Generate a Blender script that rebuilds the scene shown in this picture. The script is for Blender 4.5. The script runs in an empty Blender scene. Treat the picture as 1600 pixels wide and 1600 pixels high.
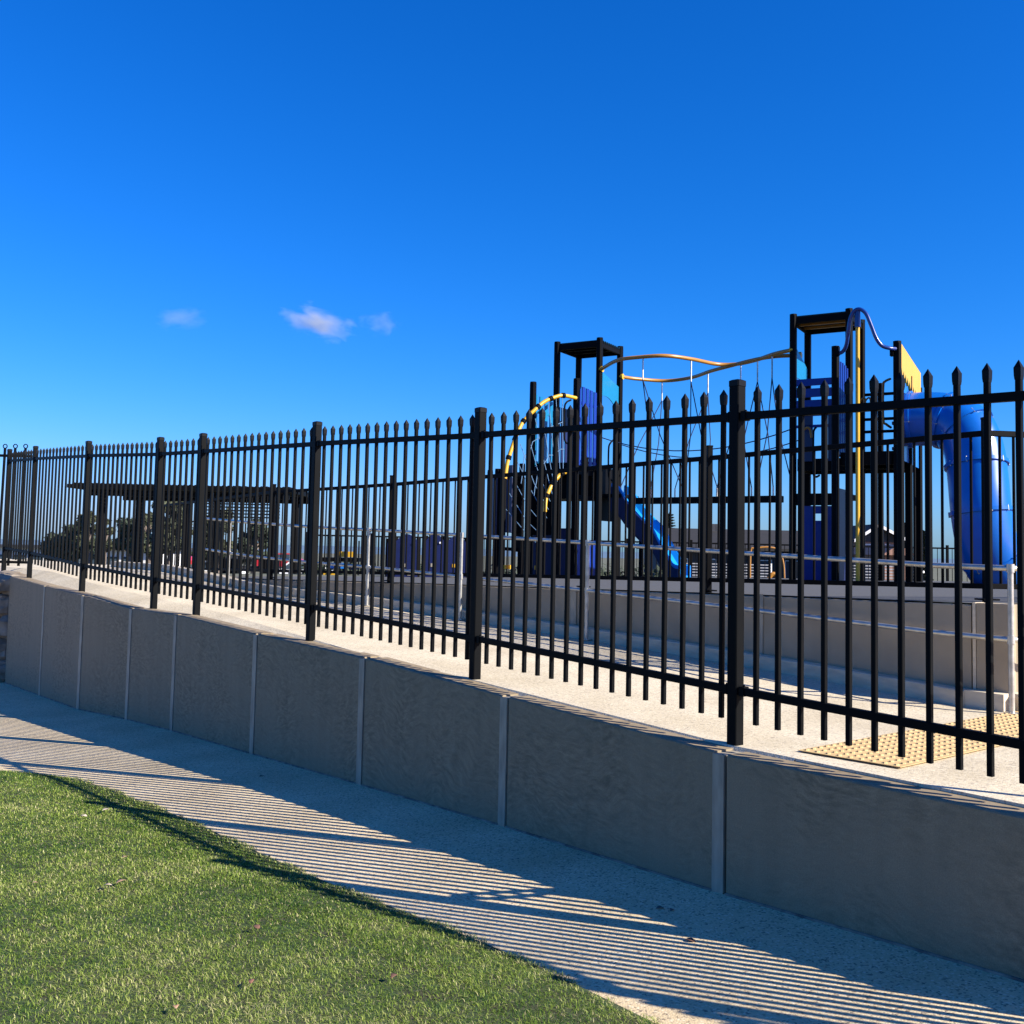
import bpy, math, random
import numpy as np
from mathutils import Vector, Matrix
R_ = random.Random(7)
SC = bpy.context.scene
COL = SC.collection
rad = math.radians

# ------------------------------------------------------------ camera
TH, RO, CY, FP = 0.063787, 0.02078, 756.48, 1600.0
cF = np.array([0, math.cos(TH), math.sin(TH)]); cU0 = np.array([0, -math.sin(TH), math.cos(TH)]); cR0 = np.array([1., 0, 0])
cR = math.cos(RO)*cR0 + math.sin(RO)*cU0; cU = -math.sin(RO)*cR0 + math.cos(RO)*cU0
cam = bpy.data.cameras.new('camera'); co = bpy.data.objects.new('camera', cam); COL.objects.link(co)
cam.sensor_width = 36; cam.lens = 36; cam.shift_y = -(800-CY)/1600; cam.clip_start = .05; cam.clip_end = 30000
co.matrix_world = Matrix(((cR[0], cU[0], -cF[0], 0), (cR[1], cU[1], -cF[1], 0), (cR[2], cU[2], -cF[2], 0), (0, 0, 0, 1)))
SC.camera = co
# ------------------------------------------------------------ light
AZ, EL = rad(25.8), rad(31.0)
SUN = np.array([math.cos(AZ)*math.cos(EL), -math.sin(AZ)*math.cos(EL), math.sin(EL)])
sl = bpy.data.lights.new('sun', 'SUN'); sl.energy = 5.0; sl.angle = rad(.26); sl.color = (1, .93, .82)
so = bpy.data.objects.new('sun', sl); COL.objects.link(so)
so.rotation_euler = Vector(SUN).to_track_quat('Z', 'Y').to_euler()
w = bpy.data.worlds.new('World'); SC.world = w; w.use_nodes = True
nt = w.node_tree; bg = nt.nodes['Background']
sky = nt.nodes.new('ShaderNodeTexSky'); sky.sky_type = 'NISHITA'; sky.sun_disc = False
sky.sun_elevation = EL; sky.sun_rotation = math.atan2(SUN[0], SUN[1])
sky.air_density = 1.0; sky.dust_density = .5; sky.ozone_density = 3.0; sky.altitude = 0
hs = nt.nodes.new('ShaderNodeHueSaturation'); hs.inputs['Saturation'].default_value = 1.25; hs.inputs['Value'].default_value = 1.0
nt.links.new(sky.outputs[0], hs.inputs['Color']); sp0 = nt.nodes.new('ShaderNodeSeparateColor'); cb0 = nt.nodes.new('ShaderNodeCombineColor'); nt.links.new(hs.outputs[0], sp0.inputs[0])
def _mth(op, a, b):
    m_ = nt.nodes.new('ShaderNodeMath'); m_.operation = op; nt.links.new(a, m_.inputs[0]); m_.inputs[1].default_value = b; return m_.outputs[0]
# clear deep-blue winter sky: less red, more blue than the default air
nt.links.new(_mth('MULTIPLY', _mth('POWER', _mth('MULTIPLY', sp0.outputs[0], .133), 1.7), 5.1), cb0.inputs[0])
nt.links.new(_mth('MULTIPLY', sp0.outputs[1], .80), cb0.inputs[1]); nt.links.new(_mth('MULTIPLY', sp0.outputs[2], 1.56), cb0.inputs[2])
nt.links.new(cb0.outputs[0], bg.inputs[0])
bg.inputs[1].default_value = .060
SC.view_settings.view_transform = 'Standard'; SC.view_settings.look = 'None'
SC.view_settings.exposure = 1.15; SC.view_settings.gamma = 1
SC.render.engine = 'CYCLES'
SC.cycles.max_bounces = 6; SC.cycles.transparent_max_bounces = 12

# ------------------------------------------------------------ pixel helpers (surveying the photograph: pixel -> point at a known depth or plane)
def ray(x, y): return cF + cR*(x-800)/FP - cU*(y-CY)/FP
def at(x, y, Y): d = ray(x, y); return d*(Y/d[1])
def atZ(x, y, Z): d = ray(x, y); return d*(Z/d[2])
def V(*a): return np.array(a, float)
u2 = V(-.634, .775); n2 = V(-.775, -.634)      # along the ramp fence (away, left) / out of the wall towards the path
U3 = V(-.634, .775, 0); N3 = V(-.775, -.634, 0)
UP = V(0, 0, 1)
POST = [V(1.208, 5.492, -1.01), V(-.237, 7.364, -.93), V(-1.762, 9.164, -.838), V(-3.378, 11.121, -.754), V(-4.128, 11.95, -.721), V(-5.661, 13.618, -.62), V(-7.433, 15.9, -.494)]
PS = [float((p[:2]-POST[0][:2])@u2) for p in POST]
def zr(s): return float(np.interp(s, PS, [p[2] for p in POST]))
def onramp(x, y):
    z = -.9
    for i in range(60):
        P = atZ(x, y, z); z = zr((P[:2]-POST[0][:2])@u2)
    return P
QP = [2.43160671e-04, -4.10461915e-02, -1.57711118e+00]; Q0 = -4.213
def zpath(X, Y):
    s = min(max(X*u2[0]+Y*u2[1], -1), 26); c = X*n2[0]+Y*n2[1]
    return float(np.polyval(QP, s)) - .03*min(max(c-Q0, 0), 2.2)
def zplay(s): return -.31-.018*min(max(s, -5), 16)

# ------------------------------------------------------------ mesh builder
class MB:
    def __init__(s): s.v = []; s.f = []
    def add(s, vs, fs):
        o = len(s.v); s.v += [tuple(map(float, p)) for p in vs]; s.f += [tuple(i+o for i in f) for f in fs]; return s
    def obox(s, o, a, b, c):
        o, a, b, c = map(np.asarray, (o, a, b, c))
        if np.dot(np.cross(a, b), c) < 0: a, b = b, a
        P = [o, o+a, o+a+b, o+b, o+c, o+a+c, o+a+b+c, o+b+c]
        return s.add(P, [(0, 3, 2, 1), (4, 5, 6, 7), (0, 1, 5, 4), (1, 2, 6, 5), (2, 3, 7, 6), (3, 0, 4, 7)])
    def cbox(s, c, ax, ay, az, sx, sy, sz):
        c = np.asarray(c, float); a = np.asarray(ax)*sx; b = np.asarray(ay)*sy; d = np.asarray(az)*sz
        return s.obox(c-a/2-b/2-d/2, a, b, d)
    def bar(s, p, q, w, h, side=None, ch=.12):
        """chamfered rectangular bar from p to q; side = direction of its width"""
        p = np.asarray(p, float); q = np.asarray(q, float); d = q-p; d = d/np.linalg.norm(d)
        if side is None: side = np.cross(d, UP) if abs(d[2]) < .95 else V(1, 0, 0)
        side = np.asarray(side, float); side = side-d*(side@d); side /= np.linalg.norm(side); up = np.cross(side, d)
        k = min(w, h)*ch; a, b = w/2, h/2
        sec = [(a, -b+k), (a, b-k), (a-k, b), (-a+k, b), (-a, b-k), (-a, -b+k), (-a+k, -b), (a-k, -b)]
        vs = [e+side*x+up*y for e in (p, q) for x, y in sec]
        fs = [(i, (i+1) % 8, 8+(i+1) % 8, 8+i) for i in range(8)]
        fs = [tuple(reversed(f)) for f in fs] if np.dot(np.cross(vs[1]-vs[0], vs[8]-vs[0]), vs[0]-p) < 0 else fs
        return s.add(vs, fs+[tuple(range(7, -1, -1)), tuple(range(8, 16))])
    def tube(s, pts, r, n=10, caps=True):
        pts = [np.asarray(p, float) for p in pts]; m = len(pts)
        rr = r if hasattr(r, '__len__') else [r]*m
        t = [pts[min(i+1, m-1)]-pts[max(i-1, 0)] for i in range(m)]; t = [x/max(np.linalg.norm(x), 1e-9) for x in t]
        a = np.cross(t[0], UP) if abs(t[0][2]) < .9 else np.cross(t[0], V(1, 0, 0)); a /= np.linalg.norm(a)
        vs = []
        for i in range(m):
            a = a-t[i]*(a@t[i]); a /= np.linalg.norm(a); b = np.cross(t[i], a)
            for k in range(n):
                an = 2*math.pi*k/n; vs.append(pts[i]+(a*math.cos(an)+b*math.sin(an))*rr[i])
        fs = [(i*n+k, i*n+(k+1) % n, (i+1)*n+(k+1) % n, (i+1)*n+k) for i in range(m-1) for k in range(n)]
        if caps: fs += [tuple(range(n-1, -1, -1)), tuple(range((m-1)*n, m*n))]
        return s.add(vs, fs)
    def prism(s, poly, ext):
        poly = [np.asarray(p, float) for p in poly]; ext = np.asarray(ext, float); n = len(poly)
        nr = sum((np.cross(poly[i], poly[(i+1) % n]) for i in range(n)), np.zeros(3))
        if nr@ext < 0: poly = poly[::-1]
        return s.add(poly+[p+ext for p in poly], [tuple(range(n-1, -1, -1)), tuple(range(n, 2*n))]+[(i, (i+1) % n, n+(i+1) % n, n+i) for i in range(n)])
    def build(s, name, m, parent=None, smooth=False, org=None):
        o = ORG.get(parent.name, V(0, 0, 0)) if parent is not None else (np.asarray(org, float) if org is not None else V(0, 0, 0))
        me = bpy.data.meshes.new(name); me.from_pydata([tuple(np.asarray(p)-o) for p in s.v], [], s.f); me.update()
        ob = bpy.data.objects.new(name, me); COL.objects.link(ob)
        if parent is not None: ob.parent = parent
        else: ob.location = o
        ORG[ob.name] = o
        for mm in (m if isinstance(m, (list, tuple)) else [m]): me.materials.append(mm)
        if smooth:
            me.shade_smooth()
            me.set_sharp_from_angle(angle=rad(40))
        return ob
ORG = {}
def tag(o, label=None, cat=None, group=None, kind=None):
    if label: o['label'] = label
    if cat: o['category'] = cat
    if group: o['group'] = group
    if kind: o['kind'] = kind
    return o
def thing(name, loc, label, cat, group=None):
    o = bpy.data.objects.new(name, None); COL.objects.link(o); o.location = [float(x) for x in loc]; o.empty_display_size = .2
    ORG[o.name] = np.asarray(loc, float); return tag(o, label, cat, group)
def inst(name, me, parent, loc, rz=0, kind=None):
    """another object that shares mesh me, placed at world loc under parent"""
    o = bpy.data.objects.new(name, me); COL.objects.link(o); o.parent = parent
    o.location = [float(x) for x in (np.asarray(loc)-ORG[parent.name])]; o.rotation_euler.z = rz
    ORG[o.name] = np.asarray(loc, float); return o
def smooth_line(pts, n=8):
    """Catmull-Rom through pts"""
    P = [np.asarray(p, float) for p in pts]; P = [2*P[0]-P[1]]+P+[2*P[-1]-P[-2]]; out = []
    for i in range(1, len(P)-2):
        for k in range(n):
            t = k/n; a, b, c, d = P[i-1:i+3]
            out.append(.5*((2*b)+(c-a)*t+(2*a-5*b+4*c-d)*t*t+(3*b-a-3*c+d)*t**3))
    return out+[P[-2]]

# ------------------------------------------------------------ materials
def mat(name, c, rough=.6, metal=0., var=.0, scale=5., c2=None, bump=0., bscale=60., spec=None, coat=0., detail=6., dist=0., stretch=None, trans=0.):
    m = bpy.data.materials.new(name); m.use_nodes = True; t = m.node_tree; b = t.nodes['Principled BSDF']
    b.inputs['Roughness'].default_value = rough; b.inputs['Metallic'].default_value = metal
    if spec is not None: b.inputs['Specular IOR Level'].default_value = spec
    b.inputs['Coat Weight'].default_value = coat; b.inputs['Base Color'].default_value = (*c, 1)
    geo = t.nodes.new('ShaderNodeNewGeometry'); src = geo.outputs['Position']
    if stretch:
        mp = t.nodes.new('ShaderNodeMapping'); mp.inputs['Scale'].default_value = stretch; t.links.new(src, mp.inputs[0]); src = mp.outputs[0]
    if var > 0 or c2:
        nz = t.nodes.new('ShaderNodeTexNoise'); nz.inputs['Scale'].default_value = scale; nz.inputs['Detail'].default_value = detail; nz.inputs['Distortion'].default_value = dist
        t.links.new(src, nz.inputs['Vector'])
        rp = t.nodes.new('ShaderNodeValToRGB'); rp.color_ramp.elements[0].position = .32; rp.color_ramp.elements[1].position = .68
        a = c2 if c2 else tuple(x*(1-var) for x in c); bb = c if c2 else tuple(min(x*(1+var), 1) for x in c)
        rp.color_ramp.elements[0].color = (*a, 1); rp.color_ramp.elements[1].color = (*bb, 1)
        t.links.new(nz.outputs['Fac'], rp.inputs[0]); t.links.new(rp.outputs[0], b.inputs['Base Color'])
    if bump > 0:
        n_ = t.nodes.new('ShaderNodeTexNoise'); n_.inputs['Scale'].default_value = bscale; n_.inputs['Detail'].default_value = 4; t.links.new(src, n_.inputs['Vector'])
        bp = t.nodes.new('ShaderNodeBump'); bp.inputs['Strength'].default_value = bump; bp.inputs['Distance'].default_value = .01
        t.links.new(n_.outputs['Fac'], bp.inputs['Height']); t.links.new(bp.outputs[0], b.inputs['Normal'])
    return m
def aggregate(name, c, speck, dark):
    """washed exposed-aggregate concrete: sandy matrix with small stones, faint stains"""
    m = bpy.data.materials.new(name); m.use_nodes = True; t = m.node_tree; b = t.nodes['Principled BSDF']; b.inputs['Roughness'].default_value = .9
    L = t.links.new; g = t.nodes.new('ShaderNodeNewGeometry')
    vo = t.nodes.new('ShaderNodeTexVoronoi'); vo.inputs['Scale'].default_value = 110; L(g.outputs['Position'], vo.inputs['Vector'])
    wn = t.nodes.new('ShaderNodeSeparateColor'); L(vo.outputs['Color'], wn.inputs[0])
    r1 = t.nodes.new('ShaderNodeValToRGB'); e = r1.color_ramp; e.elements[0].position = .0; e.elements[0].color = (*dark, 1); e.elements[1].position = .22; e.elements[1].color = (*c, 1)
    k = e.elements.new(.8); k.color = (*c, 1); k = e.elements.new(1.); k.color = (*speck, 1); L(wn.outputs[0], r1.inputs[0])
    n1 = t.nodes.new('ShaderNodeTexNoise'); n1.inputs['Scale'].default_value = 1.6; n1.inputs['Detail'].default_value = 8; L(g.outputs['Position'], n1.inputs['Vector'])
    r2 = t.nodes.new('ShaderNodeValToRGB'); r2.color_ramp.elements[0].position = .3; r2.color_ramp.elements[0].color = (.80, .78, .74, 1); r2.color_ramp.elements[1].position = .65; r2.color_ramp.elements[1].color = (1, 1, 1, 1)
    L(n1.outputs['Fac'], r2.inputs[0])
    mx = t.nodes.new('ShaderNodeMix'); mx.data_type = 'RGBA'; mx.blend_type = 'MULTIPLY'; mx.inputs[0].default_value = 1; L(r1.outputs[0], mx.inputs[6]); L(r2.outputs[0], mx.inputs[7]); L(mx.outputs[2], b.inputs['Base Color'])
    bp = t.nodes.new('ShaderNodeBump'); bp.inputs['Strength'].default_value = .35; bp.inputs['Distance'].default_value = .004; L(vo.outputs['Distance'], bp.inputs['Height']); bp.invert = True; L(bp.outputs[0], b.inputs['Normal'])
    return m
def trowelled(name, c1, c2, c3):
    """steel-trowelled concrete: arcs and smears left by the trowel, cloudy stains, fine grain"""
    m = bpy.data.materials.new(name); m.use_nodes = True; t = m.node_tree; b = t.nodes['Principled BSDF']; b.inputs['Roughness'].default_value = .75
    L = t.links.new; g = t.nodes.new('ShaderNodeNewGeometry')
    big = t.nodes.new('ShaderNodeTexNoise'); big.inputs['Scale'].default_value = 1.3; big.inputs['Detail'].default_value = 3; L(g.outputs['Position'], big.inputs['Vector'])
    off = t.nodes.new('ShaderNodeVectorMath'); off.operation = 'SCALE'; off.inputs['Scale'].default_value = .5; L(big.outputs['Color'], off.inputs[0])
    ad = t.nodes.new('ShaderNodeVectorMath'); ad.operation = 'ADD'; L(g.outputs['Position'], ad.inputs[0]); L(off.outputs[0], ad.inputs[1])
    mp = t.nodes.new('ShaderNodeMapping'); mp.inputs['Rotation'].default_value = (.45, -.75, .1); mp.inputs['Scale'].default_value = (13, 13, 36); L(ad.outputs[0], mp.inputs[0])
    st = t.nodes.new('ShaderNodeTexNoise'); st.inputs['Scale'].default_value = 1.; st.inputs['Detail'].default_value = 7; st.inputs['Roughness'].default_value = .65; L(mp.outputs[0], st.inputs['Vector'])
    r1 = t.nodes.new('ShaderNodeValToRGB'); r1.color_ramp.elements[0].position = .34; r1.color_ramp.elements[0].color = (*c1, 1); r1.color_ramp.elements[1].position = .66; r1.color_ramp.elements[1].color = (*c2, 1); L(st.outputs['Fac'], r1.inputs[0])
    cl = t.nodes.new('ShaderNodeTexNoise'); cl.inputs['Scale'].default_value = 1.5; cl.inputs['Detail'].default_value = 9; cl.inputs['Roughness'].default_value = .62; L(ad.outputs[0], cl.inputs['Vector'])
    r2 = t.nodes.new('ShaderNodeValToRGB'); r2.color_ramp.elements[0].position = .38; r2.color_ramp.elements[0].color = (0, 0, 0, 1); r2.color_ramp.elements[1].position = .66; r2.color_ramp.elements[1].color = (1, 1, 1, 1); L(cl.outputs['Fac'], r2.inputs[0])
    mx = t.nodes.new('ShaderNodeMix'); mx.data_type = 'RGBA'; L(r2.outputs[0], mx.inputs[0]); L(r1.outputs[0], mx.inputs[6]); mx.inputs[7].default_value = (*c3, 1)
    vm = t.nodes.new('ShaderNodeMapping'); vm.inputs['Scale'].default_value = (9, 9, .8); L(g.outputs['Position'], vm.inputs[0])
    vs_ = t.nodes.new('ShaderNodeTexNoise'); vs_.inputs['Scale'].default_value = 1.; vs_.inputs['Detail'].default_value = 5; L(vm.outputs[0], vs_.inputs['Vector'])
    vr = t.nodes.new('ShaderNodeValToRGB'); vr.color_ramp.elements[0].position = .36; vr.color_ramp.elements[0].color = (.74, .73, .71, 1); vr.color_ramp.elements[1].position = .6; vr.color_ramp.elements[1].color = (1, 1, 1, 1); L(vs_.outputs['Fac'], vr.inputs[0])
    vx = t.nodes.new('ShaderNodeMix'); vx.data_type = 'RGBA'; vx.blend_type = 'MULTIPLY'; vx.inputs[0].default_value = .3; L(mx.outputs[2], vx.inputs[6]); L(vr.outputs[0], vx.inputs[7]); mx = vx
    gr = t.nodes.new('ShaderNodeTexNoise'); gr.inputs['Scale'].default_value = 220; gr.inputs['Detail'].default_value = 2; L(g.outputs['Position'], gr.inputs['Vector'])
    m2 = t.nodes.new('ShaderNodeMix'); m2.data_type = 'RGBA'; m2.blend_type = 'OVERLAY'; m2.inputs[0].default_value = .35; L(mx.outputs[2], m2.inputs[6]); L(gr.outputs['Fac'], m2.inputs[7]); L(m2.outputs[2], b.inputs['Base Color'])
    bp = t.nodes.new('ShaderNodeBump'); bp.inputs['Strength'].default_value = .18; bp.inputs['Distance'].default_value = .005; L(st.outputs['Fac'], bp.inputs['Height']); L(bp.outputs[0], b.inputs['Normal'])
    return m
M = dict(
    black=mat('black_powdercoat', (.0045, .005, .0055), .5, spec=.05, var=.15, scale=3, bump=.04, bscale=300),
    blackcap=mat('black_powdercoat_cap', (.0035, .004, .0045), .42, spec=.12, var=.2, scale=9),
    pblack=mat('playground_black', (.0035, .0035, .004), .55, spec=.06, var=.2, scale=4),
    galv=mat('galvanised_steel', (.50, .48, .43), .4, metal=.75, var=.22, scale=14, bump=.06, bscale=90),
    galvcol=mat('galvanised_channel', (.34, .30, .225), .6, metal=.25, var=.22, scale=9, stretch=(2, 2, .5)),
    conc=trowelled('trowelled_concrete', (.165, .124, .070), (.320, .242, .142), (.260, .200, .120)),
    conc2=mat('wall_concrete', (.34, .275, .185), .8, var=.14, scale=2.5, bump=.12, bscale=120),
    foot=mat('footing_mortar', (.30, .26, .20), .9, c2=(.10, .09, .08), scale=11, detail=3),
    kerb=mat('kerb_concrete', (.66, .56, .40), .85, c2=(.50, .43, .31), scale=6, bump=.2, bscale=90, stretch=(1, 1, 4)),
    cap=mat('cap_concrete', (.36, .35, .33), .85, c2=(.27, .26, .24), scale=7, bump=.2, bscale=120),
    path=aggregate('path_aggregate', (.66, .52, .31), (.80, .68, .47), (.20, .155, .11)),
    ramp=aggregate('ramp_aggregate', (.57, .49, .345), (.73, .65, .49), (.30, .25, .19)),
    rubber=mat('rubber_surface', (.075, .075, .075), .95, c2=(.045, .045, .045), scale=60),
    soil=mat('lawn_soil', (.035, .068, .015), .95, c2=(.045, .04, .018), scale=9),
    dryground=mat('dry_grass_ground', (.13, .12, .075), .95, c2=(.06, .07, .032), scale=.6),
    sea=mat('sea_water', (.10, .15, .19), .6, var=.2, scale=.02),
    yellow=mat('yellow_plastic', (.58, .32, .015), .4, var=.05),
    ochre=mat('orange_yellow_steel', (.38, .17, .025), .35, var=.08),
    tact=mat('yellow_tactile', (.55, .38, .17), .7, var=.12, scale=20),
    blue=mat('blue_plastic', (.004, .026, .22), .45, spec=.25, var=.06, coat=.15),
    navy=mat('navy_plastic', (.004, .009, .060), .45, var=.1),
    sky_blue=mat('bright_blue_plastic', (.015, .16, .52), .3, var=.06, coat=.3),
    slideb=mat('blue_moulded_plastic', (.003, .11, .44), .28, var=.06, coat=.15),
    slidec=mat('bright_slide_plastic', (.006, .22, .60), .3, var=.06),
    tealp=mat('teal_sheet', (.008, .15, .30), .25, var=.03),
    btube=mat('blue_steel', (.006, .03, .18), .3, coat=.3),
    rope=mat('blue_rope', (.015, .025, .07), .9),
    wrope=mat('white_blue_rope', (.10, .19, .30), .9),
    bark=mat('bark', (.14, .11, .09), .9, var=.3, scale=8),
    leafg=mat('gum_leaf', (.060, .066, .030), .8, c2=(.03, .038, .018), scale=1.),
    leafd=mat('dark_leaf', (.03, .045, .022), .8, c2=(.02, .03, .015), scale=1.),
    white=mat('white_paint', (.75, .74, .72), .6, var=.04),
    tealr=mat('roof_sheet_metal', (.02, .07, .10), .45, var=.1),
    slatg=mat('weathered_white_slat', (.30, .30, .31), .7, var=.1),
    roofd=mat('dark_roof', (.018, .016, .016), .85, c2=(.010, .010, .010), scale=3, stretch=(1, 1, 6)),
    wallb=mat('brick_wall', (.26, .14, .10), .85, var=.2, scale=6),
    walld=mat('dark_wall', (.035, .037, .045), .8, var=.2),
    glass=mat('window_glass', (.04, .06, .08), .08),
    red=mat('red_paint', (.45, .02, .03), .35, coat=.3),
    stone=mat('boulder_stone', (.30, .25, .19), .9, c2=(.11, .085, .06), scale=5, bump=.5, bscale=14),
    tyre=mat('tyre_rubber', (.015, .015, .015), .8),
    leaf_dry=mat('dry_leaf', (.42, .28, .17), .8, c2=(.3, .16, .09), scale=40),
    leaf_pale=mat('pale_leaf', (.60, .50, .38), .8, c2=(.4, .3, .2), scale=40),
    leaf_red=mat('red_leaf', (.20, .09, .055), .8, c2=(.12, .06, .04), scale=40),
)
# ------------------------------------------------------------ setting: path, lawn, ramp, upper ground, sea
def sheet(name, rows, m, label=None, kind='structure', cat=None):
    b = MB(); nc = len(rows[0])
    b.add([p for r in rows for p in r], [(i*nc+j, i*nc+j+1, (i+1)*nc+j+1, (i+1)*nc+j) for i in range(len(rows)-1) for j in range(nc-1)])
    o = b.build(name, m)
    me = o.data
    if me.polygons[len(me.polygons)//2].normal.z < 0: me.flip_normals()
    return tag(o, kind=kind)
LE = [(-12., 11.5), (-8.2, 10.6), (-5.6, 9.6), (-4.34, 8.94), (-3.72, 8.77), (-2.84, 7.86), (-2.11, 7.03), (-.99, 5.65), (-.25, 4.88), (.18, 4.37), (.46, 3.98), (1.2, 2.95), (3.4, .3), (7, -4.2)]
LEs = [(x*u2[0]+y*u2[1], x*n2[0]+y*n2[1]) for x, y in LE]
_o = sorted(LEs); EdgeS = [a for a, b in _o]; EdgeC = [b for a, b in _o]
_es = np.linspace(EdgeS[0], EdgeS[-1], 400); _ec = np.interp(_es, EdgeS, EdgeC)
_ec = np.convolve(np.pad(_ec, 8, 'edge'), np.ones(17)/17, 'valid')
def edge_c(s): return float(np.interp(s, _es, _ec))
def SCp(s, c, dz=0.):
    X, Y = s*u2[0]+c*n2[0], s*u2[1]+c*n2[1]; return (X, Y, zpath(X, Y)+dz)
svals = list(np.arange(-12, 32, .4))
path = sheet('path', [[SCp(s, c) for c in [-16. if s < 1.7 else -4.46]+list(np.linspace(-4.45, edge_c(s)+.25, 8))] for s in svals], M['path'])
def zlawn(X, Y):
    s = X*u2[0]+Y*u2[1]; c = X*n2[0]+Y*n2[1]; e = edge_c(s); d = c-e
    return zpath(s*u2[0]+e*n2[0], s*u2[1]+e*n2[1]) + .012 + .03*min(max(d, 0), .4)/.4
def Lp(s, d):
    c = edge_c(s)+d; X, Y = s*u2[0]+c*n2[0], s*u2[1]+c*n2[1]; return (X, Y, zlawn(X, Y))
lawn = sheet('lawn', [[Lp(s, d) for d in [0, .02, .1, .3, .5, 1, 2, 4, 8, 20, 60]] for s in svals], M['soil'])
# ramp between the two walls
KP = [onramp(*p) for p in ((1510, 1107), (1400, 1086), (1300, 1066), (1130, 1033), (918, 1001), (755, 975), (600, 950), (400, 918))]
FS = [-.03]+[float((p[:2]-POST[0][:2])@u2) for p in KP[1:]]
FC = [float(-(p[:2]-POST[0][:2])@n2) for p in KP]; FC[3] = 2.62; FC[2] = 2.55
def kperp(s): return float(np.interp(s, FS+[15, 40], FC+[2.1, 2.1]))
def RP(s, p, z): q = POST[0][:2]+u2*s-n2*p; return V(q[0], q[1], z)
def fperp(s):   # the fence line wanders a few centimetres off the straight line
    return float(np.interp(s, PS, [float(-(p[:2]-POST[0][:2])@n2) for p in POST]))
def FPt(s, p): q = POST[0][:2]+u2*s-n2*p; return V(q[0], q[1], -1.02)
BP = FPt(-1.87, -.02)-UP*.045; N1 = FPt(-4.25, .30)-UP*.045; N2 = FPt(-6.6, .85)-UP*.045; SE = -2.2
sv = list(np.arange(-.4, 24, .4))
CPS = [float((onp[:2]-POST[0][:2])@u2) for onp in (V(1.1, 5.353), V(-1.176, 8.211), V(-2.4, 9.7), V(-3.65, 11.3), V(-5.5, 13.35), V(-7.9, 16.3))]; CPZ = [-1.03, -.90, -.855, -.80, -.73, -.62]
def hz(s): return min(float(np.interp(s, CPS, CPZ))-.006, zr(s)-.02)
sheet('ramp', [[RP(s, fperp(s)-.06, hz(s)-.3), RP(s, fperp(s)-.06, hz(s))]+[RP(s, fperp(s)-.035+.35*min(max((s-4)/4, 0), 1)+(kperp(s)+.35-fperp(s)+.035-.35*min(max((s-4)/4, 0), 1))*k/5, zr(s)+.006) for k in range(6)] for s in sv], M['ramp'])
b = MB()
pts = [RP(-.39, -.035, 0), RP(SE, -.035, 0), RP(SE, 9.0, 0), RP(-.2, 3.0, 0)+V(1.2, .5, 0), RP(-.39, 2.9, 0)]
b.add([V(p[0], p[1], -1.005) for p in pts]+[V(p[0], p[1], -1.75) for p in pts[:3]], [tuple(range(len(pts))), (0, 5, 6, 1), (1, 6, 7, 2)]); b.build('landing_paving', M['ramp'])
o = bpy.data.objects['landing_paving']; tag(o, kind='structure')
if o.data.polygons[0].normal.z < 0: o.data.flip_normals()
# upper ground: rubber play surface close by, falling dry ground beyond, out to the sea
def zup(s, p):
    d = math.hypot(s, p)
    return float(np.interp(d, [0, 17, 26, 60, 120, 500, 900, 1100, 20000], [0, 0, -.45, -1.6, -2.0, -3.6, -4.2, -9, -90]))+zplay(s)
def p0(s): return kperp(s)+.150 if s >= 0 else 2.61+1.68*abs(s)
ss = [-400, -150, -60, -25, -12, -6, -3, -1.5, -.6, 0]+list(np.arange(1, 25, 1.))+[28, 34, 45, 60, 90, 140, 250, 500, 1500, 6000]
pp = [0, .5, 1, 2, 3, 5, 7, 9, 11, 14, 17, 20, 26, 35, 50, 80, 130, 250, 600, 2000, 8000]
sheet('ground', [[RP(s, p0(s)+p, zup(s, p0(s)+p)) for p in pp] for s in ss], M['dryground'])
sheet('play_surface', [[RP(s, p0(s)+p, zup(s, p0(s)+p)+.006) for p in [0, .5, 1, 2, 3, 5, 7, 9, 11, 14]] for s in [-9, -6, -3, -1.5, -.6, 0]+list(np.arange(1, 13, 1.))], M['rubber'])
b = MB(); b.add([(-9000, 600, -5), (9000, 600, -5), (20000, 26000, -5), (-20000, 26000, -5)], [(0, 1, 2, 3)]); tag(b.build('sea', M['sea']), kind='structure')

# ------------------------------------------------------------ near retaining wall: concrete panels between steel columns
OFF = .20
def vplane(x, y, P, Q, off=0):
    n = V(-(Q-P)[1], (Q-P)[0], 0); n /= np.linalg.norm(n)
    if n@P < 0: n = -n
    d = ray(x, y); return d*((n@P-off)/(n@d))
wall = thing('retaining_wall', (1.1, 5.35, -1.75), 'long grey trowelled concrete retaining wall beside the footpath, carrying the tall spiked fence', 'wall')
JX = [(15, 900), (70, 915), (130, 930), (205, 950), (275, 960), (400, 990), (567, 1027), (789, 1087), (1125, 1175)]
seg = [4, 4, 4, 3, 2, 2, 1, 1, 0]
JP = []
for (x, y), k in zip(JX, (4, 4, 4, 3, 3, 2, 1, 0, 0)):
    a, c = [POST[i] for i in (0, 1, 2, 3, 5, 6)][k:k+2]; P = vplane(x, y, a, c, OFF); JP.append(P)
JP.append(RP(SE, -.20, -1.018))
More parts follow.
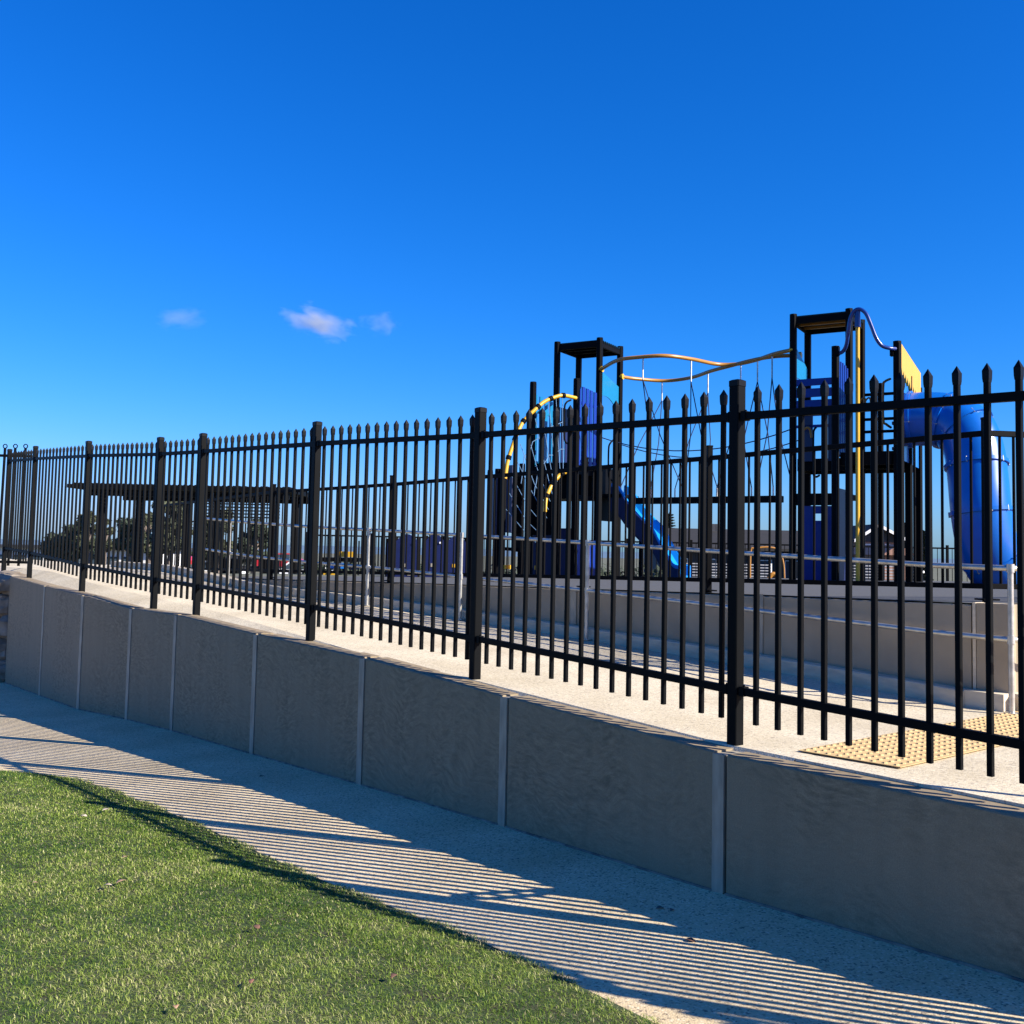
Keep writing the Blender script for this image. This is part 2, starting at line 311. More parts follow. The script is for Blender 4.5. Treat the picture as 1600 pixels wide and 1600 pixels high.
for k in range(len(JP)-1):
    a, c = JP[k], JP[k+1]; d = (c-a)*V(1, 1, 0); L = np.linalg.norm(d); d /= L; nn = V(-d[1], d[0], 0)
    if nn@N3 < 0: nn = -nn
    a2 = a+d*.045; c2 = c-d*.045 if k < len(JP)-2 else c
    za, zc = a[2]-.004, c[2]-.004
    if k == len(JP)-2: za, zc = -1.019, -1.019
    b = MB(); th = .20
    zb1, zb2 = zpath(a2[0], a2[1])-.06, zpath(c2[0], c2[1])-.06
    z1 = a2[2] + 0; z2 = zc
    e = .006
    poly = [V(a2[0], a2[1], zb1), V(c2[0], c2[1], zb2), V(c2[0], c2[1], zc-e), V(c2[0], c2[1], zc)-nn*e, V(a2[0], a2[1], za)-nn*e, V(a2[0], a2[1], za-e)]
    f = [V(a2[0], a2[1], zb1), V(c2[0], c2[1], zb2), V(c2[0], c2[1], zc-e), V(a2[0], a2[1], za-e)]
    t_ = [V(c2[0], c2[1], zc)-nn*e, V(a2[0], a2[1], za)-nn*e]
    bk = [V(a2[0], a2[1], zb1)-nn*th, V(c2[0], c2[1], zb2)-nn*th, V(c2[0], c2[1], zc)-nn*th, V(a2[0], a2[1], za)-nn*th]
    vs = f+t_+bk
    b.add(vs, [(0, 1, 2, 3), (3, 2, 4, 5), (5, 4, 8, 9), (7, 6, 9, 8), (1, 7, 8, 4, 2), (6, 0, 3, 5, 9), (0, 6, 7, 1)])
    b.build('concrete_panel', M['conc'], wall)
    # narrow bedding strip at the foot of the panel
    b = MB(); q1 = V(a2[0], a2[1], zb1+.04)+nn*.010; q2 = V(c2[0], c2[1], zb2+.04)+nn*.010
    b.obox(q1, (q2-q1), UP*.030, -nn*.008); b.build('footing_strip', M['foot'], wall)
for k, P in enumerate(JP[:-1]):
    Pn = JP[k+1]; d = (Pn-P)*V(1, 1, 0); d /= np.linalg.norm(d); nn = V(-d[1], d[0], 0); nn = nn if nn@N3 > 0 else -nn
    if k == 0: continue
    zb = zpath(P[0], P[1])-.06; b = MB()
    f0 = P-d*.045
    b.obox(V(f0[0], f0[1], zb)+nn*.004-nn*.012, d*.072, nn*.012, UP*(P[2]-.012-zb))          # flange
    b.obox(V(f0[0], f0[1], zb)-nn*.150, d*.072, nn*.141, UP*(P[2]-.014-zb))
    b.build('steel_column', M['galvcol'], wall)
# steps down from the landing, outside the photograph at right
stp = thing('concrete_steps', FPt(SE-.8, 1.2), 'concrete steps at the right end of the landing below the tactile paving', 'steps')
b = MB()
for k in range(5): b.obox(RP(SE-.28*k-.002, .0, -1.9), -U3*.28, -N3*2.4, UP*(1.9-1.005-.13*(k+1)))
b.build('flight', M['cap'], stp)
b = MB(); b.obox(RP(SE-.004, 2.42, -1.9), -N3*7.5, -U3*.15, UP*.88); b.build('side_wall', M['conc2'], stp)
# ------------------------------------------------------------ the tall spiked fence
fence = thing('spiked_fence', POST[0], 'tall black steel fence with spear-topped pickets standing on the near retaining wall', 'fence')
def picket_mesh():
    b = MB(); w = .025
    b.bar((0, 0, 0), (0, 0, 1.715), w, w, V(1, 0, 0), ch=.1); o = b.build('picket', M['black'], fence); return o
def spear_mesh(parent):
    b = MB(); r = [(1.690, .0260), (1.708, .0300), (1.742, .0315), (1.776, .0015)]
    vs = [];
    for z, w_ in r:
        k = w_/2; vs += [(-k, -k, z), (k, -k, z), (k, k, z), (-k, k, z)]
    fs = [(3, 2, 1, 0)]+[(4*i+j, 4*i+(j+1) % 4, 4*i+4+(j+1) % 4, 4*i+4+j) for i in range(3) for j in range(4)]+[(12, 13, 14, 15)]
    b.add(vs, fs); return b
tmp = MB().bar((0, 0, 0), (0, 0, 1.715), .025, .025, V(1, 0, 0), ch=.1)
def mesh_of(b, name, m):
    me = bpy.data.meshes.new(name); me.from_pydata(b.v, [], b.f); me.update(); me.materials.append(m); return me
ME_pick = mesh_of(tmp, 'picket', M['black']); ME_spear = mesh_of(spear_mesh(None), 'spear_cap', M['blackcap'])
pb = MB().bar((0, 0, -.10), (0, 0, 1.93), .065, .065, V(1, 0, 0), ch=.07)
ME_post = mesh_of(pb, 'fence_post', M['black'])
cb = MB().bar((0, 0, 1.915), (0, 0, 1.945), .071, .071, V(1, 0, 0), ch=.1)
cb.add([(-.033, -.033, 1.9452), (.033, -.033, 1.9452), (.033, .033, 1.9452), (-.033, .033, 1.9452), (-.02, -.02, 1.952), (.02, -.02, 1.952), (.02, .02, 1.952), (-.02, .02, 1.952)], [(0, 1, 5, 4), (1, 2, 6, 5), (2, 3, 7, 6), (3, 0, 4, 7), (4, 5, 6, 7)])
ME_pcap = mesh_of(cb, 'post_cap', M['blackcap'])
H7 = at(11.5, 707, 17.05); Hbase = V(-8.45, 17.15, -.44)
RUNS = [(POST[0], POST[1], 16), (POST[1], POST[2], 16), (POST[2], POST[3], 16), (POST[3], POST[4], 7), (POST[4], POST[5], 15), (POST[5], POST[6], 15), (POST[6], Hbase, 10), (BP, POST[0], 13), (N1, BP, 15), (N2, N1, 15)]
posts_at = POST+[Hbase, BP, N1, N2]
pick = []
for a, c, n in RUNS:
    d = c-a; L = np.linalg.norm(d[:2]); dh = V(d[0], d[1], 0)/L; ang = math.atan2(dh[1], dh[0]); nn = V(-dh[1], dh[0], 0)
    for zc, nm in ((1.75, 'top_rail'), (.29, 'bottom_rail')):
        b = MB(); p, q = a+UP*zc+dh*.033, c+UP*zc-dh*.033
        b.bar(p, q, .036, .040, nn, ch=.08)
        for e, sg in ((p, 1), (q, -1)):
            b.cbox(e+dh*sg*.022+UP*.0, dh, nn, UP, .030, .046, .050)      # end bracket
            b.tube([e+dh*sg*.024+UP*.024, e+dh*sg*.024+UP*.033], .007, 6)
        b.build('rail', M['black'], fence)
    for i in range(n):
        t = (.095+(L-.23)*i/(n-1))/L; pick.append((a+d*t+UP*.13, ang))
for P in posts_at:
    k = min(range(len(RUNS)), key=lambda i: min(np.linalg.norm(RUNS[i][0]-P), np.linalg.norm(RUNS[i][1]-P)))
    d = RUNS[k][1]-RUNS[k][0]; ang = math.atan2(d[1], d[0])
    o = inst('fence_post', ME_post, fence, P, ang); c_ = bpy.data.objects.new('post_cap', ME_pcap); COL.objects.link(c_); c_.parent = o
def vis(P): x = P@cR; y = P@cF; return y > .5 and abs(x/y) < .52
pick.sort(key=lambda q: (not vis(q[0]), q[0][1]))
for i, (P, ang) in enumerate(pick):
    if i < 100:
        o = inst('picket', ME_pick, fence, P, ang)
        c_ = bpy.data.objects.new('spear_cap', ME_spear); COL.objects.link(c_); c_.parent = o
def bake(b, me, P, ang):
    ca, sa = math.cos(ang), math.sin(ang)
    b.add([(v.co.x*ca-v.co.y*sa+P[0], v.co.x*sa+v.co.y*ca+P[1], v.co.z+P[2]) for v in me.vertices], [tuple(p.vertices) for p in me.polygons])
b = MB()
for P, ang in pick[100:]:
    bake(b, ME_pick, P, ang); bake(b, ME_spear, P, ang)
tag(b.build('far_pickets', M['black'], fence), kind='stuff')

# ring-topped side gate at the far left, behind the end of the fence
gate = thing('side_gate', at(24, 893, 17.4), 'black steel gate with ring-topped bars at the far left end of the spiked fence', 'gate')
gb = MB()
for x in (-12, 8, 24, 40):
    top = at(x, 700, 17.4); bot = V(top[0]-.02, top[1], -.45)
    b = MB(); b.bar(bot, top, .035, .035); c = top+UP*.03; b.tube([c+V(math.cos(t), 0, math.sin(t))*.034 for t in np.linspace(0, 2*math.pi, 13)], .009, 6); b.build('gate_bar', M['black'], gate)
for y in (712, 878):
    b = MB(); b.bar(at(-30, y-1, 17.4), at(50, y+1, 17.4), .04, .045); b.build('gate_rail', M['black'], gate)

# boulder wall at the far left
sw = thing('boulder_wall', (-8.6, 16.6, -2.2), 'rough brown boulder wall at the far left end of the concrete wall', 'wall')
rr = random.Random(4)
def rock(b, c, sx, sy, sz, rnd):
    n, m_ = 9, 6; ph = [rnd.uniform(.78, 1.15) for _ in range(n*m_)]; vs = [c+V(0, 0, -sz)]; fs = []
    for j in range(1, m_):
        th = math.pi*j/m_-math.pi/2
        for i in range(n):
            a = 2*math.pi*i/n; k = ph[j*n+i]
            cs = math.cos(th)**.6; vs.append(c+V(sx*k*cs*math.cos(a), sy*k*cs*math.sin(a), sz*min(1, k)*math.sin(th)*1.0))
    vs.append(c+V(0, 0, sz)); L = len(vs)-1
    for i in range(n): fs.append((0, 1+(i+1) % n, 1+i)); fs.append((L, L-n+i, L-n+(i+1) % n))
    for j in range(m_-2):
        for i in range(n): fs.append((1+j*n+i, 1+j*n+(i+1) % n, 1+(j+1)*n+(i+1) % n, 1+(j+1)*n+i))
    b.add(vs, fs)
for col in range(10):
    for row in range(5):
        s = JP[0]+u2_ if False else None
        base = JP[0]+V(u2[0], u2[1], 0)*(.22+col*.5+(.2 if row % 2 else 0))
        z0 = zpath(base[0], base[1]); hh = 1.70/5
        b = MB(); rock(b, V(base[0], base[1], z0+hh*(row+.45))+N3*(-.12+rr.uniform(-.06, .06)), .31*rr.uniform(.8, 1.15), .28, hh*.62*rr.uniform(.85, 1.1), rr)
        b.build('boulder', M['stone'], sw, smooth=False)
b = MB(); e0 = JP[0]+V(u2[0], u2[1], 0)*.1; b.obox(V(e0[0], e0[1], -2.5)-N3*.35, V(u2[0], u2[1], 0)*5, -N3*.3, UP*1.9); b.build('earth_backing', M['soil'], sw)

# ------------------------------------------------------------ far retaining wall, kerb, tubular fence on it
kerb = thing('kerb', RP(0, 2.45, -1.), 'pale concrete kerb along the far side of the ramp', 'kerb'); tag(kerb, kind='structure')
fw = thing('retaining_wall', RP(0, 2.6, -1.), 'smooth grey concrete retaining wall on the far side of the ramp, under the playground', 'wall')
kb = MB(); ks = list(np.arange(0, 17, .5))
def strip(b, ss_, pf, z0f, z1f, thick):
    rows = []
    for s in ss_:
        p = pf(s); rows.append([RP(s, p, z0f(s)), RP(s, p, z1f(s)-.006), RP(s, p+.006, z1f(s)), RP(s, p+thick, z1f(s)), RP(s, p+thick, z0f(s))])
    n = 5; o = len(b.v)
    b.add([q for r in rows for q in r], [(i*n+j, i*n+(j+1) % n, (i+1)*n+(j+1) % n, (i+1)*n+j) for i in range(len(rows)-1) for j in range(n)]+[tuple(range(4, -1, -1)), tuple((len(rows)-1)*n+j for j in range(n))])
strip(kb, ks, kperp, lambda s: zr(s)-.05, lambda s: zr(s)+.115, .13); kb.build('kerb_run', M['kerb'], kerb)
jt = [0, 1.9, 4.15, 6.5, 8.9, 11.3, 13.7, 16.]
for i in range(len(jt)-1):
    b = MB(); strip(b, list(np.linspace(jt[i]+.006, jt[i+1]-.006, 5)), lambda s: kperp(s)+.125, lambda s: zr(s)-.1, lambda s: max(zplay(s), zr(s)+.10)-.006, .16)
    b.build('concrete_panel', M['conc2'], fw)
    if i:
        b = MB(); a = RP(jt[i]+.04, kperp(jt[i])+.119, zr(jt[i])+.1); b.obox(a, -U3*.08, N3*.006, UP*(zplay(jt[i])+.015-zr(jt[i])-.1)); b.build('steel_column', M['galvcol'], fw)
# corner column and return wall going right
cpt = RP(0, kperp(0)+.13, 0)
b = MB(); q_ = cpt-U3*.035; b.obox(V(q_[0], q_[1], -1.1)+N3*.01, -U3*.235, -N3*.17, UP*(1.1-.30)); b.build('corner_column', M['conc2'], fw)
b = MB(); q_ = cpt-U3*.03; b.obox(V(q_[0], q_[1], -1.1)+N3*.012, U3*.022, -N3*.12, UP*(1.1-.298)); b.build('sunlit_slit', M['kerb'], fw)  # pale kerb colour stands in for the sunlit sliver at the corner
rd = V(.988, .148, 0); rn = V(.148, -.988, 0); q2_ = cpt-U3*.27
b = MB(); b.obox(V(q2_[0]+.004, q2_[1]+.03, -1.1), rd*14, -rn*.16, UP*(1.1-.302)); b.build('concrete_panel', M['conc2'], fw)
b = MB(); b.obox(V(q2_[0]+.002, q2_[1]-.10, -1.05), rd*14, -rn*.13, UP*.165); b.build('kerb_run', M['kerb'], kerb)
b = MB(); q_ = cpt; b.obox(V(q_[0], q_[1], -1.05)+N3*.12, -U3*.268, -N3*.11, UP*.160); b.build('kerb_run', M['kerb'], kerb)

tf = thing('tubular_fence', RP(0, 2.8, -.3), 'lower black flat-topped tubular fence on the far retaining wall, in front of the playground', 'fence')
TF0 = RP(-.02, kperp(0)+.26, 0)
def tfp(s): return kperp(s)+.24
stn = [0., 2.75, 5.25, 7.0, 9.4, 11.9, 14.4]
line = [RP(s, tfp(s), zplay(s)+.02) for s in stn]
# measured post pixels
mp = [(1542, 936, 7.35), (1107, 924, 9.25), (912, 919, 10.4), (738, 915, 11.6), (608, 908, 12.75)]
line = [at(x, 900, Y)*V(1, 1, 0) for x, y, Y in mp]
sl_ = [float((p[:2]-POST[0][:2])@u2) for p in line]
line = [V(p[0], p[1], zplay(s)+.02) for p, s in zip(line, sl_)]
s_last = sl_[-1]
for s in (s_last+2.4, s_last+4.8, s_last+7.2): line.append(RP(s, tfp(s), zplay(s)+.02))
line = [line[0]+rd*9.6+V(0, 0, 0), line[0]+rd*7.2, line[0]+rd*4.8, line[0]+rd*2.4]+line
TFH = 1.2
for i in range(len(line)-1):
    a, c = line[i], line[i+1]; d = c-a; L = np.linalg.norm(d); dh = d/L; nn = np.cross(dh, UP)
    for z, h in ((TFH, .042), (.10, .038)):
        b = MB(); b.bar(a+UP*z+dh*.02, c+UP*z-dh*.02, .032, h, nn); b.build('rail', M['pblack'], tf)
    n = int(L/.105); b = MB()
    for k in range(1, n):
        q = a+d*k/n; b.tube([q+UP*.09, q+UP*(TFH-.01)], .0105, 6, caps=False)
    b.build('balusters', M['pblack'], tf)
for p in line:
    b = MB(); b.bar(p-UP*.02, p+UP*1.30, .05, .05, rd); b.bar(p+UP*1.30, p+UP*1.315, .055, .055, rd); b.cbox(p+UP*.006, rd, rn, UP, .12, .12, .012); b.build('post', M['pblack'], tf)

# ------------------------------------------------------------ handrails on the ramp
def hrail(name, s0, s1, posts, label, bend=True):
    hp = lambda s: kperp(s)-.0
    o = thing(name, RP(s0, hp(s0), zr(s0)), label, 'handrail', 'galvanised handrails along the ramp')
    N = max(3, int((s1-s0)/.5)); S = list(np.linspace(s0, s1, N+1))
    for z, nm in ((.955, 'top_rail'), (.49, 'lower_rail')):
        P = [RP(s, hp(s)-.05, zr(s)+z) for s in S]
        b = MB(); b.tube(P, .019, 12)
        b.build(nm, M['galv'], o, smooth=True)
    for s in posts:
        P = RP(s, hp(s)-.05, 0); b = MB(); z0 = zr(s)
        b.tube([V(P[0], P[1], z0+.0), V(P[0], P[1], z0+.955)], .019, 12)
        for z in (.955, .49): b.tube([V(P[0], P[1], z0+z-.028), V(P[0], P[1], z0+z+.028)], .025, 12)
        b.tube([V(P[0], P[1], z0+.012), V(P[0], P[1], z0+.02)], .05, 14)
        b.build('post', M['galv'], o, smooth=True)
    return o
def s_at(x, up):
    """place along the kerb whose top-rail point is seen at pixel column x"""
    best = None
    for s in np.arange(-1, 22, .02):
        P = RP(s, kperp(s)-.05, zr(s)+up); e = abs(800+FP*(P@cR)/(P@cF)-x)
        if best is None or e < best[0]: best = (e, s)
    return float(best[1])
h1 = hrail('handrail', -.35, s_at(737, .955), [-.35, s_at(918, .955), s_at(737, .955)], 'galvanised steel handrail on the lower half of the ramp, nearest the right edge')
h2 = hrail('handrail', s_at(722, .955), s_at(322, .955), [s_at(722, .955), s_at(577, .955), s_at(457, .955), s_at(360, .955)], 'galvanised handrail on the upper half of the ramp, ending before the navy panels')
# right-hand return of the lower handrail
P0_ = RP(-.35, kperp(-.35)-.05, -1.01)
for z in (.955, .49):
    b = MB(); b.tube([P0_+UP*z, P0_+UP*z+rd*2.4], .019, 12); b.build('return_rail', M['galv'], h1, smooth=True)
b = MB(); b.tube([P0_+rd*2.4, P0_+rd*2.4+UP*.955], .019, 12); b.build('post', M['galv'], h1, smooth=True)
# short looped end rail by the foot of the ramp, outside the photograph; its shadow falls on the path
def cast(x, y, zt):
    z = -1.8
    for i in range(50): P = atZ(x, y, z); z = zpath(P[0], P[1])
    return P+SUN*((zt-P[2])/SUN[2])
la = [cast(884, 1388, -.03), cast(840, 1391, -.03), cast(770, 1395, -.03), cast(715, 1399, -.03)]; lb = [cast(760, 1404, -.03), cast(820, 1400, -.03), cast(884, 1392, -.03)]
lr = thing('handrail', V(la[0][0], la[0][1], -1.02), 'short looped galvanised handrail end beside the steps at the foot of the ramp', 'handrail', 'galvanised handrails along the ramp')
b = MB(); b.tube(smooth_line(la+[la[-1]*.5+lb[0]*.5+(la[-1]-la[-2])*.25]+lb, 6), .019, 10); b.build('rail_loop', M['galv'], lr, smooth=True)
b = MB(); b.tube([V(la[1][0], la[1][1], -1.9), la[1]], .019, 10); b.build('post', M['galv'], lr, smooth=True)

# tactile paving
ta = [onramp(*p) for p in ((1247, 1177), (1407, 1204), (1600, 1180), (1600, 1130))]
t0 = V(ta[0][0], ta[0][1], -.9965); du = V(ta[1][0]-ta[0][0], ta[1][1]-ta[0][1], 0); dv = -N3*2.6; W_ = np.linalg.norm(du); du /= W_
b = MB(); b.obox(t0, du*W_, dv*.92, UP*.003)
vd = dv/np.linalg.norm(dv); st = .0588
for i in range(int(W_/st)):
    for j in range(int(2.35/st)):
        c = t0+du*(st*(i+.5))+vd*(st*(j+.5))+UP*.003
        b.add([c+V(math.cos(k*math.pi/3), math.sin(k*math.pi/3), 0)*.015 for k in range(6)]+[c+V(math.cos(k*math.pi/3), math.sin(k*math.pi/3), 0)*.009+UP*.006 for k in range(6)], [(k, (k+1) % 6, 6+(k+1) % 6, 6+k) for k in range(6)]+[tuple(range(6, 12))])
tag(b.build('tactile_paving', M['tact']), 'strip of studded yellow tactile paving across the foot of the ramp', 'tactile paving')

# ------------------------------------------------------------ playground climbing structure
pu, pv = V(.857, -.515, 0), V(.515, .857, 0)
A0 = V(1.675, 20., 0); B0 = V(5.676, 17.2, 0); SD = .95
def TA(i, j, z=0.): q = A0+pu*SD*i+pv*SD*j; return V(q[0], q[1], z)
def TB(i, j, z=0.): q = B0+pu*SD*i+pv*SD*j; return V(q[0], q[1], z)
ZG = -.42
play = thing('climbing_frame', TA(0, 0, ZG), 'large climbing frame with two roofed black towers, blue slides and a rope bridge', 'climbing frame')
def post(P, ztop, w=.11, z0=ZG-.25):
    b = MB(); b.bar(V(P[0], P[1], z0), V(P[0], P[1], ztop), w, w, pu, ch=.18); b.bar(V(P[0], P[1], ztop), V(P[0], P[1], ztop+.03), w*1.06, w*1.06, pu, ch=.3); return b.build('post', M['pblack'], play)
ZT = 4.18
for i, j in ((0, 0), (-1, 0), (0, 1), (-1, 1)): post(TA(i, j), ZT); post(TB(i, j), ZT)
for i, j in ((-1, -1), (0, -1)): post(TA(i, j), 3.22)
for i, j in ((0, -1), (1, -1)): post(TB(i, j), 3.36)
post(TB(1, 0), 2.95); post(at(1376, 700, 18.3), 3.1, .09); post(TB(1, 1), 2.9)
def quadslab(T, i0, j0, i1, j1, z, th, name, m, over=.0):
    b = MB(); p = T(i0, j0, z)-pu*over-pv*over; b.obox(p, pu*(SD*(i1-i0)+2*over), pv*(SD*(j1-j0)+2*over), UP*th); return b.build(name, M[m], play)
# roofs: frame with corrugated sheet between
for T, mm in ((TA, 'pblack'), (TB, 'ochre')):
    b = MB()
    for (i0, j0, i1, j1) in ((-1, 0, 0, 0), (-1, 1, 0, 1), (-1, 0, -1, 1), (0, 0, 0, 1)):
        b.bar(T(i0, j0, ZT-.09), T(i1, j1, ZT-.09), .05, .12)
    o = b.build('roof', M['pblack'], play)
    b = MB(); N = 20; vs = []
    for k in range(N+1):
        q = T(-1, 0, ZT-.035+.028*math.cos(k*math.pi)); q = q+pv*(SD*k/N)-pu*.02; vs += [q, q+pu*(SD+.06)]
    b.add(vs, [(2*k, 2*k+1, 2*k+3, 2*k+2) for k in range(N)]); b.build('roof_sheet', M['tealr'], o)
    b = MB()
    for k in (1, 2): b.bar(T(-1, k/3, ZT-.1), T(0, k/3, ZT-.1), .05, .05)
    b.build('rafter', M[mm], o)
# decks
for T, cells in ((TA, ((-1, -1), (-1, 0))), (TB, ((-1, 0), (0, -1), (0, 0)))):
    for i, j in cells:
        b = MB(); zz = 1.62; p = T(i, j, zz)+pu*.06+pv*.06
        b.obox(p, pu*(SD-.12), pv*(SD-.12), UP*.05); b.obox(p-UP*.16, pu*(SD-.12), pv*.04, UP*.16); b.obox(p-UP*.16+pv*(SD-.16), pu*(SD-.12), pv*.04, UP*.16); b.obox(p-UP*.16, pu*.04, pv*(SD-.12), UP*.16); b.obox(p-UP*.16+pu*(SD-.16), pu*.04, pv*(SD-.12), UP*.16)
        b.build('deck', M['pblack'], play)
quadslab(TA, -.95, -1.0, -.02, -.05, .98, .08, 'deck', 'pblack'); quadslab(TA, .05, .05, .5, .95, 1.05, .07, 'deck', 'pblack')
quadslab(TB, -.95, .05, -.05, .95, .98, .09, 'deck', 'pblack')
# upright slat panels
def slats(a, c, z0, ztops, m='blue', w=.6, n=5, th=.02, rail=True, name='slat_panel'):
    b = MB(); d = c-a; L = np.linalg.norm(d[:2]); dh = V(d[0], d[1], 0)/L; nn = V(-dh[1], dh[0], 0)
    for k in range(n):
        s0 = .06+(L-.12)*k/n; p = a+dh*s0; zt = ztops(k/(n-1)); b.obox(V(p[0], p[1], z0)-nn*th/2, dh*((L-.12)/n*w), nn*th, UP*(zt-z0))
    if rail:
        for z in (z0+.08, ztops(.5)-.3): b.bar(V(a[0], a[1], z)+nn*.02, V(c[0], c[1], z)+nn*.02, .03, .05)
    return b.build(name, M[m], play)
slats(TA(0, -1), TA(0, 0), 1.62, lambda t: 3.13-.05*abs(t-.3), 'blue', .68, 5)
slats(TA(-1, -1)+pv*.0, TA(-1, 0), 1.62, lambda t: 3.02-.06*t, 'tealp', .5, 4)
slats(TA(-1, 0), TA(-1, 1), 1.62, lambda t: 2.9, 'navy', .6, 5)
slats(TB(0, -1), TB(0, 0), 1.62, lambda t: 3.15+.05*math.sin(t*3), 'blue', .6, 6)
slats(TB(1, -1)-pu*.05, TB(1, 0)-pu*.05, 1.62, lambda t: 2.4, 'navy', .5, 5)
# horizontal slats on tower two
b = MB(); a = TB(-1, 0); 
for z, h in ((2.93, .12), (2.73, .15), (2.55, .13), (2.40, .10), (2.2, .05)): b.obox(V(a[0], a[1], z)+pu*.06-pv*.01, pu*(SD-.12), pv*.02, UP*h)
b.build('slat_panel', M['blue'], play)
b = MB(); a = TB(-1, 0); b.obox(V(a[0], a[1], 1.62)+pu*.2-pv*.01, pu*.14, pv*.03, UP*.95); b.obox(V(a[0], a[1], 1.62)+pu*.6-pv*.01, pu*.12, pv*.03, UP*.95); b.build('slat_panel', M['navy'], play)
b = MB()
for k in range(4): b.bar(TB(0, 1, 2.2+.22*k)-pu*.0, TB(1, 1, 2.2+.22*k), .04, .05)
b.build('rail_panel', M['pblack'], play)
# curved teal sheets
def sheetpanel(a, c, zf0, zf1, m, name='sheet_panel', th=.015, n=10):
    b = MB(); d = V(c[0]-a[0], c[1]-a[1], 0); nn = np.cross(d, UP); nn /= np.linalg.norm(nn)
    low = [V(a[0], a[1], zf0(k/n))+d*(k/n) for k in range(n+1)]; hi = [V(a[0], a[1], zf1(k/n))+d*(k/n) for k in range(n+1)]
    b.prism(low+hi[::-1], nn*th); return b.build(name, M[m], play)
sheetpanel(TA(0, .08), TA(0, .92), lambda t: 3.07-.28*t+.12*math.sin(t*3.1), lambda t: 3.56-.2*t, 'tealp')
sheetpanel(TB(-1, .1), TB(-1, .92), lambda t: 3.12, lambda t: 3.66-.28*t, 'tealp')
sheetpanel(TB(1, -1)+pv*.08, TB(1, -1)+pv*1.8, lambda t: 1.55-.02*t, lambda t: 3.0-.05*t, 'sky_blue')
b = MB(); a = TB(1, -1, 0)+pv*.08+pu*.02
cr = [a+pv*(1.75*k/20)+UP*(2.98-.12*(k % 2)-.012*k+.1*(k % 2 == 0)*0) for k in range(21)]
b.prism(cr+[a+pv*1.75+UP*3.17, a+UP*3.36], pu*.03); b.build('yellow_fascia', M['yellow'], play)
# lower play panels
def panel(a, c, z0, z1, m, name='play_panel', hole=None):
    b = MB(); d = V(c[0]-a[0], c[1]-a[1], 0); nn = np.cross(d, UP); nn /= np.linalg.norm(nn)
    if hole is None: b.obox(V(a[0], a[1], z0), d, nn*.02, UP*(z1-z0))
    else:
        h0, h1, w0, w1 = hole
        b.obox(V(a[0], a[1], z0), d, nn*.02, UP*(h0-z0)); b.obox(V(a[0], a[1], h1), d, nn*.02, UP*(z1-h1))
        b.obox(V(a[0], a[1], h0), d*w0, nn*.02, UP*(h1-h0)); b.obox(V(a[0], a[1], h0)+d*w1, d*(1-w1), nn*.02, UP*(h1-h0))
    return b.build(name, M[m], play)
panel(TA(-1, -1)+pu*.08, TA(-.05, -1), ZG-.05, .42, 'navy'); panel(TA(0, -1)+pv*.06, TA(0, -.06), ZG-.05, .2, 'blue')
panel(TA(-1, 0)+pu*.06, TA(0, 0)-pu*.06, .98, 1.6, 'pblack'); panel(TA(0, 0)+pv*.06, TA(0, 1)-pv*.06, .6, 1.65, 'pblack'); panel(TA(-1, -1)+pu*.06, TA(0, -1)-pu*.5, 1.05, 1.6, 'pblack')
panel(TB(-1, 0)+pu*.14, TB(0, 0)-pu*.1, ZG-.1, .85, 'blue', hole=(.60, .72, .35, .62)); panel(TB(0, -1)+pv*.08, TB(0, 0), ZG-.1, 1.1, 'navy')
panel(TB(-1, 0)+pu*.06-pv*.02, TB(0, 0)-pu*.06-pv*.02, .86, 1.05, 'pblack')
# left climbing part of tower one: dark ladder panels and posts
for x, Y, yt in ((766, 18.9, 737), (778, 18.6, 735), (816, 18.5, 727), (873, 18.9, 750)):
    P = at(x, yt, Y); post(P, P[2], .09)
for x0, x1, Y, ya, yb, mm in ((768, 776, 18.8, 742, 836, 'navy'), (786, 800, 18.6, 728, 832, 'navy'), (800, 815, 18.6, 740, 862, 'pblack'), (832, 862, 18.8, 742, 836, 'pblack')):
    a, c = at(x0, yb, Y), at(x1, yb, Y-.25); panel(a, c, a[2], at(x0, ya, Y)[2], mm, 'ladder_panel')
for k in range(5):
    b = MB(); a = at(782, 745+28*k, 18.6); c = at(814, 747+28*k, 18.4); b.bar(a, c, .05, .06); b.build('rung', M['pblack'], play)
# yellow arched climbing rails with net
def px_path(lst): return smooth_line([at(x, y, Y) for x, y, Y in lst], 6)
arc1 = px_path([(900, 622, 19.1), (880, 618, 18.9), (866, 621, 18.8), (850, 628, 18.7), (836, 640, 18.6), (818, 658, 18.5), (808, 678, 18.4), (799, 702, 18.3), (793, 722, 18.25), (789, 748, 18.2)])
arc2 = px_path([(889, 737, 18.2), (878, 740, 18.1), (866, 752, 18.), (858, 766, 17.9), (853, 780, 17.85), (851, 800, 17.8)])
for q in (arc1[-1], arc2[-1]):
    b = MB(); b.tube([q+UP*.02, V(q[0], q[1], ZG-.2)], .030, 10); b.build('upright', M['pblack'], play, smooth=True)
for arc, nm in ((arc1, 'arched_rail'), (arc2, 'arched_rail')):
    b = MB(); b.tube(arc, .036, 12); ar = b.build(nm, M['yellow'], play, smooth=True)
    N = len(arc)
    for k in range(6, N-2, 8):
        b = MB(); d = arc[k+1]-arc[k-1]; d /= np.linalg.norm(d); b.tube([arc[k]-d*.045, arc[k]-d*.03, arc[k]+d*.03, arc[k]+d*.045], [.03, .052, .052, .03], 10); b.build('clamp', M['pblack'], ar, smooth=True)
b = MB(); rn_ = random.Random(3)
def rp(arc, t): i = t*(len(arc)-1); k = min(int(i), len(arc)-2); return arc[k]+(arc[k+1]-arc[k])*(i-k)
